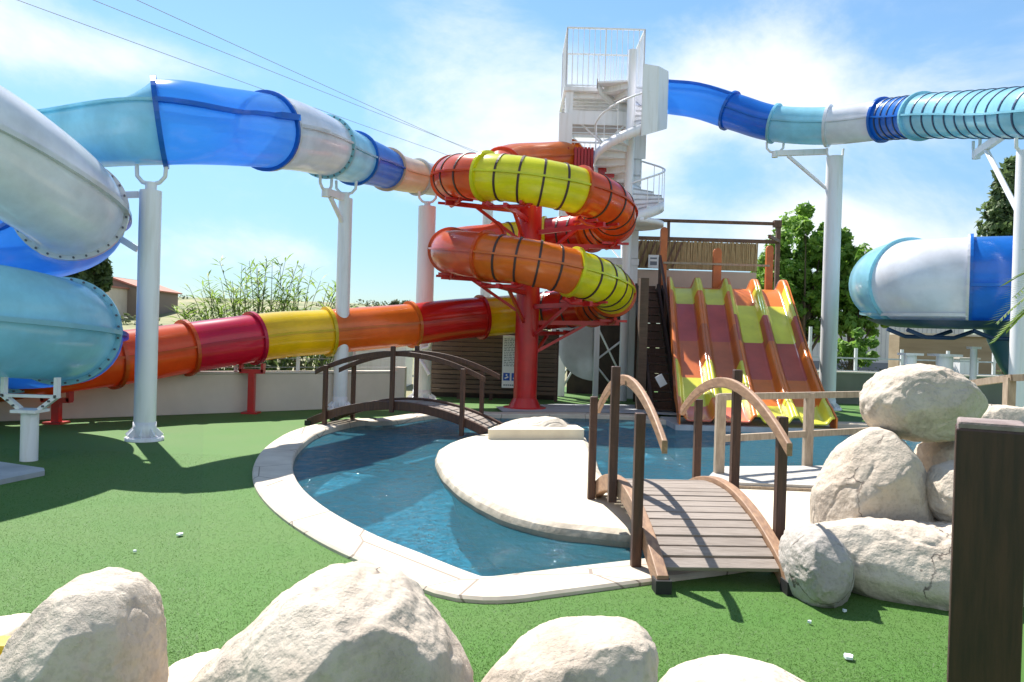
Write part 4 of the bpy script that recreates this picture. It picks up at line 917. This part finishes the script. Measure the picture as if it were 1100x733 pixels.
# ------------------------------------------------------------------ bridges
def arch_bridge(name, label, origin, ax, Ln, wid, posts_s, m_post, m_rail, m_str, m_deck, rise=.46, z0=.10, railh=1.0, feet=True):
    """origin: middle of the bridge on the ground; ax: direction along it"""
    T = thing(name, label, 'bridge', loc=(origin.x, origin.y, 0), rz=math.atan2(ax.y, ax.x))
    az = lambda s: z0 + rise * (1 - (2 * s / Ln) ** 2)
    nseg = 24
    def curved(s0, s1, zf_, y0_, y1_, h, rnd=False):
        q = MB(); vs = []
        for i in range(nseg + 1):
            s = s0 + (s1 - s0) * i / nseg; z = zf_(s)
            vs += [(s, y0_, z - h), (s, y1_, z - h), (s, y1_, z), (s, y0_, z)]
        q.add(vs, [(i * 4 + k, i * 4 + (k + 1) % 4, i * 4 + 4 + (k + 1) % 4, i * 4 + 4 + k) for i in range(nseg) for k in range(4)]); q.add(vs[:4], [(0, 1, 2, 3)]); q.add(vs[-4:], [(3, 2, 1, 0)])
        return q
    for y in (-wid / 2, wid / 2):
        q = curved(-Ln / 2, Ln / 2, lambda s: az(s) + .03, y - .045, y + .045, .17); q.build('stringer', m_str, T, .008)
    q = MB(); npl = int(Ln / .135)
    for k in range(npl):
        s = -Ln / 2 + .14 + (Ln - .28) * (k + .5) / npl; sl_ = -8 * rise * s / Ln ** 2; a = math.atan(sl_)
        t_ = Vector((math.cos(a), 0, math.sin(a))); n_ = Vector((-math.sin(a), 0, math.cos(a)))
        q.box((s, random.uniform(-.004, .004), az(s) - .035 + random.uniform(-.003, .003)), ((Ln - .28) / npl * .9, wid - .10, .035), axes=(t_, Vector((0, 1, 0)), n_))
    q.build('deck', m_deck, T, .004)
    rz_ = lambda s: railh + .10 + .42 * (1 - (2 * s / (Ln * .93)) ** 2)
    for y, sy in ((-wid / 2, -1), (wid / 2, 1)):
        for s in posts_s:
            zb = 0 if abs(s) > .1 else az(0) - .3
            q = MB(); q.box((s, y + sy * .092, (zb + rz_(s) - .0) / 2), (.08, .08, rz_(s) - zb), 0); q.v = [(v[0], v[1], v[2] + zb / 2) for v in q.v]; q.build('post', m_post, T, .008)
        q = curved(-Ln * .465, Ln * .465, lambda s: rz_(s) + .03, y - .01 if sy < 0 else y - .035, y + .035 if sy < 0 else y + .01, .10); q.build('handrail', m_rail, T, .01)
        if feet:
            for e in (-1, 1): q = MB(); q.box((e * (Ln / 2 - .03), y, .05), (.14, .12, .10)); q.build('foot', M['rubber'], T)
    return T
nA = (G(713, 637) + G(848, 637)) / 2; ax = Vector((-.055, 1, 0)).normalized(); LnA = 3.3
arch_bridge('arched_bridge', 'arched footbridge of weathered planks with tan handrails in front of the pool island', nA + ax * (LnA / 2 - .02), ax, LnA, 1.0, (-1.12, 0, 1.25), M['dkwood'], M['railwood'], M['railwood'], M['deckwood'], rise=.42)
nl, nr = G(330, 457), G(526, 470); axb = (nr - nl); LnB = axb.length; axb.normalize(); pp = Vector((-axb.y, axb.x, 0))
arch_bridge('arched_bridge', 'dark brown arched footbridge over the far end of the channel', (nl + nr) / 2 + pp * .52, axb, LnB, 1.0, (-LnB * .39, -.06, LnB * .36), M['dkwood'], M['dkwood'], M['dkwood'], M['deckwood'], rise=.44, railh=.98)

# jetty with pale railing
JT = thing('wooden_jetty', 'low pale wooden jetty in the pool behind the arched bridge', 'jetty')
jz = .17; A, B, C, D = [G(x, y, jz) for x, y in ((756, 517), (905, 523), (905, 500), (772, 501))]
q = MB(); n = 9
for k in range(n):
    t0, t1 = k / n + .008, (k + 1) / n - .008; v = [A + (D - A) * t0, B + (C - B) * t0, B + (C - B) * t1, A + (D - A) * t1]
    q.add([(*p.xy, jz) for p in v] + [(*p.xy, jz - .03) for p in v], [(0, 1, 2, 3), (7, 6, 5, 4), (0, 4, 5, 1), (1, 5, 6, 2), (2, 6, 7, 3), (3, 7, 4, 0)])
q.build('deck', mat('bleached_planks', (.52, .50, .47), .7, (.38, .36, .33), 3, 7, stretch=(1, 9, 1)), JT)
for p, r_ in ((A, B), (D, C), (A, D)):
    q = MB(); q.beam((p.x, p.y, jz - .11), (r_.x, r_.y, jz - .11), .06, .15); q.build('beam', M['palewood'], JT)
for p in (A, B, C, D): q = MB(); q.box((p.x, p.y, -.35), (.1, .1, .8)); q.build('pile', M['dkwood'], JT)
JR = thing('wooden_railing', 'pale two-rail wooden railing standing along the jetty', 'railing')
r1, r2 = G(772, 508, .17), G(867, 500, .17); dv = (r2 - r1); posts = [r1, r2, r1 + dv * 2.05]
for p in posts: q = MB(); q.box((p.x, p.y, .62), (.12, .12, 1.16)); q.build('post', M['palewood'], JR, .008)
for z, s0 in ((1.17, 0), (.62, 0)):
    a, b = r1 - dv * .02, posts[2]; q = MB(); q.beam((a.x, a.y, z), (b.x, b.y, z), .07, .09); q.build('rail', M['palewood'], JR, .006)
RR = thing('wooden_railing', 'weathered wooden railing behind the rock pile at its right-hand boulder', 'railing')
p1, p2, p3 = P(1036, 413, 10.2), P(1088, 406, 9.4), P(1160, 404, 9.0)
for a, b in ((p1, p2), (p2, p3)): q = MB(); q.beam(a, b, .06, .08); q.build('rail', M['palewood'], RR)
for p in (p2, p3, p1): q = MB(); q.box((p.x, p.y + .06, p.z / 2), (.10, .10, p.z)); q.build('post', M['palewood'], RR)

# near post
NPp = thing('wooden_post', 'thick dark brown post with weathered top standing close by', 'post')
p = P(1064, 462, 1.75); zt2 = P(1064, 459, 1.75).z; w = .135
q = MB(); q.box((p.x, p.y, zt2 / 2), (w, w, zt2), rz=-.5); q.build('shaft', M['post'], NPp, .006)
q = MB(); q.box((p.x, p.y, zt2 + .004), (w - .006, w - .006, .02), rz=-.5); q.build('end_grain', M['posttop'], NPp, .006)

# ------------------------------------------------------------------ boulders
def boulder(name, label, outline, d, depth, group='sand coloured boulders', amp=.035, zb=None, seed=0, sub=6, sharp=.8, m=None, lean=0, dy=0):
    """outline: traced silhouette (px) round the rock at distance d; depth: half thickness"""
    pts = [P(x, y + dy, d) for x, y in outline]; c = sum(pts, Vector((0, 0, 0))) / len(pts)
    ang = sorted((math.atan2(p.z - c.z, p.x - c.x), math.hypot(p.x - c.x, p.z - c.z)) for p in pts)
    A = [a for a, r in ang]; R = [r for a, r in ang]; n = len(A)
    def R1(a):
        for i in range(n):
            a0 = A[i]; a1 = A[(i + 1) % n] + (2 * PI if i == n - 1 else 0); aa = a
            if i == n - 1 and a < a0: aa = a + 2 * PI
            if a0 <= aa <= a1:
                return R[i] * R[(i + 1) % n] * math.sin(a1 - a0) / max(1e-6, R[i] * math.sin(aa - a0) + R[(i + 1) % n] * math.sin(a1 - aa))
        return R[0]
    def wr(a): return (a + PI) % (2 * PI) - PI
    def Rf(a): return sum(R1(wr(a + k * .045)) for k in (-3, -2, -1, 0, 1, 2, 3)) / 7
    bm = bmesh.new(); bmesh.ops.create_icosphere(bm, subdivisions=sub, radius=1)
    sc = sum(R) / n; so_ = Vector((seed * 3.1, seed * 1.7, seed * 5.3))
    rg_ = random.Random(seed * 17 + 3); planes = []
    for k_ in range(12):
        nv = Vector((rg_.gauss(0, 1), rg_.gauss(-.5, .8), rg_.gauss(.1, .8))).normalized(); aa_ = math.atan2(nv.z, nv.x); l_ = math.hypot(nv.x, nv.z)
        planes.append((nv, (1.0 - (.06 + .16 * rg_.random()) * max(0, abs(nv.y) - .4) / .6) * math.hypot(Rf(aa_) * l_, depth * nv.y)))
    for v in bm.verts:
        u = v.co.normalized(); a = math.atan2(u.z, u.x); rho = math.hypot(u.x, u.z); rho2 = rho ** sharp
        f = 0
        for o_, (s_, w_) in enumerate(((1.3, .55), (2.9, .5), (6.5, .3), (15, .16))): f += noise.noise(u * s_ * 1.1 + so_) * w_
        rg = abs(noise.noise(u * 2.2 + so_ * 2)); f -= .5 * max(0, .25 - rg) * 1.2
        k = 1 + amp / max(.25, 1) * f * 2.2
        yy = math.copysign(abs(u.y) ** .85, u.y) * depth
        r = Rf(a)
        q_ = Vector((r * math.cos(a) * rho2 * k, yy * k + lean * r * math.sin(a) * rho2, r * math.sin(a) * rho2 * k))
        for nrm, hh in planes:
            e_ = q_.dot(nrm) - hh
            if e_ > 0: q_ -= nrm * (e_ * .8)
        w_ = q_ / sc; q_ += u * sc * (noise.fractal(w_ * 7 + so_, 1.0, 2.0, 4) * .008 + noise.noise(w_ * 24 + so_) * .0025 - .016 * max(0, .10 - abs(noise.noise(w_ * 1.9 + so_ * 1.3))) / .10)
        v.co = q_
    me = bpy.data.meshes.new(name); bm.to_mesh(me); bm.free(); me.polygons.foreach_set('use_smooth', [True] * len(me.polygons)); me.materials.append(m or M['rock'])
    o = link(name, me); o.location = c
    return tag(o, label, 'boulder', group)
boulder('boulder', 'tall rounded grey-white boulder at the near edge of the lawn, below the coil slide', [(-12, 790), (2, 715), (18, 690), (40, 655), (62, 625), (88, 609), (122, 611), (143, 626), (154, 655), (158, 690), (160, 735), (164, 800), (80, 830)], 3.3, .42, amp=.03, seed=1, dy=10)
boulder('boulder', 'largest boulder, broad and peaked, at the near edge of the lawn', [(170, 800), (196, 730), (222, 700), (262, 662), (300, 626), (335, 604), (380, 602), (428, 612), (455, 640), (480, 668), (500, 700), (512, 740), (516, 800), (350, 860)], 3.3, .6, amp=.035, seed=2, dy=16)
boulder('boulder', 'long low boulder rising to a blunt end, beside the largest boulder', [(436, 790), (452, 738), (500, 712), (555, 686), (600, 667), (640, 656), (675, 657), (700, 668), (706, 690), (700, 722), (690, 790), (590, 820)], 3.45, .42, amp=.03, seed=3, dy=14)
boulder('boulder', 'flat low boulder nearest the dark post, below the arched bridge', [(690, 780), (706, 730), (730, 712), (760, 703), (810, 701), (862, 699), (888, 708), (897, 730), (900, 790), (800, 810)], 3.5, .4, amp=.025, seed=4, dy=22)
boulder('boulder', 'small cream rock wedged between the tall boulder and the largest boulder', [(150, 780), (168, 716), (190, 706), (215, 698), (240, 700), (262, 720), (262, 780), (200, 800)], 3.75, .3, amp=.03, seed=5, dy=10, m=M['cream'])
boulder('boulder', 'low cream rock above the yellow strip, left of the tall boulder', [(-70, 730), (-60, 690), (-30, 674), (0, 670), (22, 676), (30, 690), (28, 720)], 3.7, .28, amp=.03, seed=6, m=M['cream'])
q = MB(); p = P(0, 702, 3.4); q.box((p.x - .05, p.y, p.z - .25), (.5, .12, .62)); tag(q.build('plastic_edging', M['yellowpl'], None, .02), 'yellow plastic strip under the low cream rock', 'edging')
boulder('boulder', 'round boulder balanced on top of the rock pile', [(928, 445), (930, 425), (944, 405), (968, 394), (995, 391), (1022, 399), (1042, 415), (1049, 435), (1045, 452), (1030, 465), (1005, 473), (975, 474), (948, 466)], 7.2, .5, amp=.035, seed=7)
boulder('boulder', 'pointed sloping boulder leaning under the round top one', [(858, 600), (872, 545), (887, 515), (905, 484), (922, 463), (945, 457), (966, 466), (985, 500), (1000, 545), (1020, 600), (935, 620)], 6.95, .5, amp=.025, seed=8)
boulder('boulder', 'small pale rock in the gap under the round top boulder', [(985, 505), (992, 482), (1008, 470), (1035, 468), (1060, 480), (1062, 520), (1020, 540), (992, 525)], 7.35, .36, amp=.03, seed=9)
boulder('boulder', 'smooth white rock stacked against the dark post, right of the sloping boulder', [(997, 545), (996, 520), (1010, 502), (1035, 495), (1062, 505), (1070, 540), (1050, 566), (1015, 566)], 6.6, .34, amp=.02, seed=10)
boulder('boulder', 'long pale boulder behind the dark post, below the wooden railing', [(1035, 452), (1045, 432), (1065, 427), (1095, 436), (1130, 446), (1165, 475), (1185, 540), (1180, 600), (1110, 610), (1045, 600), (1030, 520)], 8.0, .5, amp=.03, seed=11)
boulder('boulder', 'broad ledge of rock at the foot of the pile beside the lawn', [(850, 640), (852, 590), (880, 566), (930, 560), (990, 564), (1060, 568), (1160, 574), (1190, 640), (1160, 690), (1040, 676), (950, 662), (890, 652)], 6.2, .55, amp=.05, seed=12)
boulder('boulder', 'grey rounded rock beside the foot of the arched bridge', [(843, 610), (846, 588), (856, 570), (875, 565), (895, 573), (906, 592), (910, 625), (902, 650), (862, 648), (844, 634)], 6.0, .42, amp=.03, seed=13, m=M['greyrock'])
boulder('boulder', 'flat white rock capping the ledge below the sloping boulder', [(868, 580), (890, 560), (940, 552), (1000, 556), (1060, 560), (1120, 566), (1120, 600), (1000, 596), (920, 592)], 6.75, .6, amp=.025, seed=14, m=M['coping'])
boulder('boulder', 'low flat rock with a wet top at the far edge of the island', [(524, 470), (530, 458), (560, 450), (600, 447), (620, 452), (630, 462), (628, 472), (580, 476)], 14.6, .5, amp=.03, seed=15, m=M['coping'])
q = MB(); c = G(578, 466, .1); q.prism([tuple(G(x, y, .28)[:2]) for x, y in ((524, 461), (535, 456), (618, 455), (628, 461))], -.3, .27); tag(q.build('stone_step', M['cream'], None, .03), 'cream stone step at the far end of the island', 'step')

# ------------------------------------------------------------------ trees and plants
def leaf_cloud(q, centres, nleaf, size, aspect=1.7, flat=.0):
    for k in range(nleaf):
        c, r = centres[k % len(centres)]
        while True:
            v = Vector((random.uniform(-1, 1), random.uniform(-1, 1), random.uniform(-1, 1)))
            if v.length <= 1: break
        v = v.normalized() * (v.length ** .55); p = c + Vector((v.x * r, v.y * r, v.z * r * .85))
        n = (v + Vector((random.gauss(0, .6), random.gauss(0, .6), random.gauss(.3, .6)))).normalized()
        t = n.orthogonal().normalized(); t = (Matrix.Rotation(random.uniform(0, 6.28), 3, n) @ t); b = n.cross(t); s = size * random.uniform(.6, 1.3)
        q.add([p - t * s * aspect * .5, p + b * s * .45, p + t * s * aspect * .5 + n * s * .15, p - b * s * .45], [(0, 1, 2, 3)])
def tree(label, base, hgt, crown, nleaf, lsize, leaf, trunk_r, name='tree', clumps=60, trunk_h=None, cat='tree', group=None, clr=(.16, .30), cfun=None):
    """crown: list of (dx, dy, z, rx, rz) lobes"""
    T = thing(name, label, cat, group, loc=base); q = MB()
    th = trunk_h or crown[0][2]
    pts = [Vector((math.sin(k * 1.3) * .03 * hgt * k / 6, math.cos(k * 1.7) * .02 * hgt * k / 6, th * 1.12 * k / 6)) for k in range(7)]
    q.tube(pts, [trunk_r * (1 - .62 * k / 6) for k in range(7)], 10)
    cents = []
    for i in range(clumps):
        dx, dy, z, rx, rz = crown[i % len(crown)]
        while True:
            v = Vector((random.uniform(-1, 1), random.uniform(-1, 1), random.uniform(-1, 1)))
            if .25 < v.length <= 1: break
        c = Vector((dx + v.x * rx, dy + v.y * rx, z + v.z * rz)); cents.append((c, min(rx, rz * 1.4) * random.uniform(*clr)))
    for c, r in cents[:min(34, clumps)]:
        st_ = pts[random.randint(2, 6)]; mid = (st_ + c) / 2 + Vector((0, 0, -.04 * hgt)); q.tube([st_, mid, c], [trunk_r * .34, trunk_r * .2, trunk_r * .06], 6)
    q.build('trunk', M['bark'], T)
    q = MB(); leaf_cloud(q, cents, nleaf, lsize); q.build('crown', leaf, T)
    return T
random.seed(21)
def at(px, d): v = P(px, 380, d); return (v.x, v.y, 0)
tree('large leafy green tree behind the timber platform and slide', at(862, 34), 8, [(0, 0, 4.9, 2.0, 2.9), (-.9, .4, 4.0, 1.4, 2.1), (.9, 0, 5.3, 1.2, 2.0)], 17000, .18, M['leaf_mid'], .22, clumps=190, trunk_h=3.0, group='trees behind the slides', clr=(.12, .26))
tree('shorter leafy tree right of the tall white pillar', at(915, 33), 6, [(0, 0, 4.2, 1.45, 1.9), (.5, 0, 3.6, 1.0, 1.4)], 8000, .17, M['leaf_mid'], .13, clumps=100, trunk_h=2.4, group='trees behind the slides')
tree('small young tree with a crooked stem below the wide tube', at(914, 29), 3, [(0, 0, 1.7, .8, .7)], 1000, .17, M['leaf_mid'], .08, clumps=18, trunk_h=1.3, group='trees behind the slides')
tree('bushy tree half hidden behind the timber platform railing', at(815, 40), 6, [(0, 0, 4.2, 1.4, 1.5)], 2600, .26, M['leaf_mid'], .14, clumps=30, trunk_h=3, group='trees behind the slides')
tree('slender poplar behind the banded slide and the wide tube', at(1077, 32), 12, [(0, 0, 6.2, .85, 3.4), (.1, 0, 7.8, .6, 1.8)], 6000, .19, M['leaf_poplar'], .14, clumps=110, trunk_h=5, name='poplar_tree', clr=(.3, .5))
tree('dark round tree behind the coil slide, beside the hill house', at(74, 60), 8, [(0, 0, 5.0, 2.6, 2.6), (1.2, 0, 6.2, 1.3, 1.5)], 5000, .42, M['leaf_dark'], .28, clumps=60, trunk_h=3.4)
for px, d, z, r_, lab in ((432, 36, 3.0, .9, 'small bush top showing right of the second white pillar'), (497, 36, 3.1, .8, 'small bush top between the stout pillar and the spiral slide'), (362, 34, 2.9, .9, 'dark bush left of the second white pillar'), (520, 38, 3.0, .7, 'dark bush top under the yellow tube')):
    tree(lab, at(px, d), z, [(0, 0, z - r_ * .6, r_, r_)], 1100, .17, M['leaf_olive'] if px != 362 else M['leaf_dark'], .06, name='bush', clumps=22, trunk_h=z - r_, cat='bush', group='bushes beyond the wall')
# giant reeds behind the wall
def reeds(label, base, w, n, h0, h1, seed, leaf):
    random.seed(seed); T = thing('reed_clump', label, 'reeds', loc=base); q = MB(); l = MB()
    for k in range(n):
        x = random.uniform(-w, w); y = random.uniform(-.8, .8); h = random.uniform(h0, h1) * (1 - .32 * abs(x / w) ** 2); lean = Vector((x / w * .75 + random.gauss(0, .22), random.gauss(0, .15), 0))
        pts = [Vector((x, y, 0)) + lean * (h * .38 * (t ** 1.8)) + Vector((0, 0, h * t)) for t in (0, .3, .6, .85, 1)]
        q.tube(pts, [.018, .016, .013, .009, .005], 5)
        for j in range(22):
            t = random.uniform(.2, 1); i = min(3, int(t * 4)); p = pts[i].lerp(pts[i + 1], t * 4 - i); a = random.uniform(0, 6.28); d = Vector((math.cos(a), math.sin(a), random.uniform(.2, 1.0))).normalized(); L_ = random.uniform(.3, .7); sd = d.cross(Vector((0, 0, 1))).normalized() * .03
            m_ = p + d * L_ * .5; e = p + d * L_ + Vector((0, 0, -.14 * L_)); l.add([p, m_ - sd, e, m_ + sd], [(0, 1, 2, 3)])
    q.build('stems', M['leaf_olive'], T); l.build('leaves', leaf, T)
reeds('tall clump of giant reeds behind the wall, above the yellow tube section', at(285, 24.5), 1.9, 100, 2.6, 4.1, 3, M['leaf_reed'])
random.seed(8)
HG = thing('hedge', 'dark low hedge behind the fence on the beige wall', 'hedge'); q = MB(); ce = []
for k in range(150):
    t = k / 150 * 24; c = WR - wdir * (2.2 + t) + wn * (1.6 + random.uniform(-.4, .4)); ce.append((Vector((c.x, c.y, random.uniform(.3, 1.25))), .5))
leaf_cloud(q, ce, 9000, .15); q.build('leaves', M['leaf_dark'], HG)
q = MB()
for c, r in ce[::5]: q.rod((c.x, c.y, 0), c, .02, 5)
q.build('stems', M['bark'], HG)
q = MB(); random.seed(4); ce = []
for k in range(260):
    x = random.uniform(-75, 8); y = random.uniform(48, 125); h = 0 if y < 58 else min(5, (y - 56) * .1); ce.append((Vector((x, y, h + .3)), random.uniform(.5, 1.2)))
leaf_cloud(q, ce, 9000, .3); tag(q.build('scrub', M['leaf_olive']), 'olive green scrub scattered over the far hillside', 'scrub', kind='stuff')
q = MB(); ce = []
for k in range(90):
    x = random.uniform(9, 26); ce.append((Vector((x, random.uniform(28.5, 31), random.uniform(.2, .75))), .5))
leaf_cloud(q, ce, 4500, .13); HG2 = thing('hedge', 'grey green flowering hedge in front of the warehouse, behind the low olive wall', 'hedge'); q.build('leaves', M['leaf_olive'], HG2)
q = MB()
for c, r in ce[::4]: q.rod((c.x, c.y, 0), c, .02, 5)
q.build('stems', M['bark'], HG2)
# palm at the right
PM = thing('palm_tree', 'palm fronds hanging beside the right white pillar', 'palm tree', loc=(P(1190, 300, 10).x, 10, 0)); q = MB(); zc_ = 3.0
q.tube([(0, 0, 0), (.05, 0, 1), (.02, 0, 2), (0, 0, zc_)], [.2, .17, .16, .15], 14); q.build('trunk', M['bark'], PM); random.seed(6)
for k in range(26):
    a = k * 2.4; el = random.uniform(-.3, 1.1); q = MB(); L_ = random.uniform(1.1, 1.5); d = Vector((math.cos(a) * math.cos(el), math.sin(a) * math.cos(el), math.sin(el))); pts = [Vector((0, 0, zc_)) + d * (L_ * t) + Vector((0, 0, -.55 * t * t * L_)) for t in [i / 8 for i in range(9)]]
    q.tube(pts, [.018 * (1 - .8 * i / 8) for i in range(9)], 5)
    for j in range(26):
        t = .2 + .8 * j / 26; i = min(7, int(t * 8)); p = pts[i].lerp(pts[i + 1], t * 8 - i); tg = (pts[i + 1] - pts[i]).normalized(); sd = tg.cross(Vector((0, 0, 1))).normalized(); 
        for s_ in (-1, 1):
            dd = (tg * .75 + sd * s_ * .75 + Vector((0, 0, .25))).normalized(); ll = .42 * (1 - .5 * t); wv = dd.cross(Vector((0, 0, 1))).normalized() * .014
            q.add([p, p + dd * ll * .5 - wv, p + dd * ll, p + dd * ll * .5 + wv], [(0, 1, 2, 3)])
    q.build('frond', M['leaf_palm'], PM)

# ------------------------------------------------------------------ power lines, litter
for (xa_, ya_), (xb_, yb_), lab in (((35, 0), (485, 165), 'lowest of three thin power lines crossing the sky over the blue slide'), ((115, 0), (492, 152), 'middle one of three thin power lines crossing the sky over the blue slide'), ((160, 0), (515, 163), 'topmost of three thin power lines crossing the sky over the blue slide')):
    a, b = P(xa_, ya_, 55), P(xb_, yb_, 110); d = b - a; a2, b2 = a - d * .7, b + d * .8; pts = [a2 + (b2 - a2) * (k / 24) - Vector((0, 0, 1.2 * (1 - (2 * k / 24 - 1) ** 2) * .4)) for k in range(25)]
    q = MB(); q.tube(pts, .026, 6); tag(q.build('power_line', M['wire']), lab, 'cable', 'power lines')
for px, py, s, lab in ((193, 574, .032, 'small white scrap lying on the lawn below the slide shadow'), (911, 705, .038, 'pale blue-white scrap lying on the lawn right of the flat low boulder'), (907, 656, .018, 'tiny pale scrap on the lawn near the grey rounded rock'), (145, 592, .014, 'tiny pale scrap on the lawn under the coil slide shadow'), (870, 668, .014, 'tiny white scrap on the lawn in front of the bridge foot')):
    g = G(px, py, .02); q = MB(); random.seed(px); pts = [(g.x + math.cos(k) * s * random.uniform(.5, 1.2), g.y + math.sin(k) * s * random.uniform(.5, 1.2)) for k in range(6)]; q.prism(pts, .012, .028); tag(q.build('litter', M['litter']), lab, 'litter', 'pale scraps on the lawn')

# ------------------------------------------------------------------ turf blades near the camera
random.seed(3)
def inside(p, poly):
    c = False; n = len(poly); j = n - 1
    for i in range(n):
        if (poly[i].y > p.y) != (poly[j].y > p.y) and p.x < (poly[j].x - poly[i].x) * (p.y - poly[i].y) / (poly[j].y - poly[i].y) + poly[i].x: c = not c
        j = i
    return c
q = MB(); pool_out = []; n = len(pool); cpt = sum(pool, Vector((0, 0))) / n
ar = sum(pool[i].x * pool[(i + 1) % n].y - pool[(i + 1) % n].x * pool[i].y for i in range(n)); sg = 1 if ar > 0 else -1
for i in range(n):
    t = (pool[(i + 1) % n] - pool[i - 1]).normalized(); pool_out.append(pool[i] + Vector((t.y, -t.x)) * sg * .47)
cnt = 0
while cnt < 150000:
    y = 4.2 + 7.5 * random.random() ** 1.7; x = random.uniform(-.68, .62) * y
    p = Vector((x, y))
    if inside(p, pool_out): continue
    h = random.uniform(.003, .009); a = random.uniform(0, 6.28); w = .0022; lx, ly = random.gauss(0, .008), random.gauss(0, .008)
    q.add([(x - math.cos(a) * w, y - math.sin(a) * w, 0), (x + math.cos(a) * w, y + math.sin(a) * w, 0), (x + lx, y + ly, h)], [(0, 1, 2)]); cnt += 1
tag(q.build('grass', M['blade']), 'short green blades of the artificial turf', 'grass', kind='stuff')
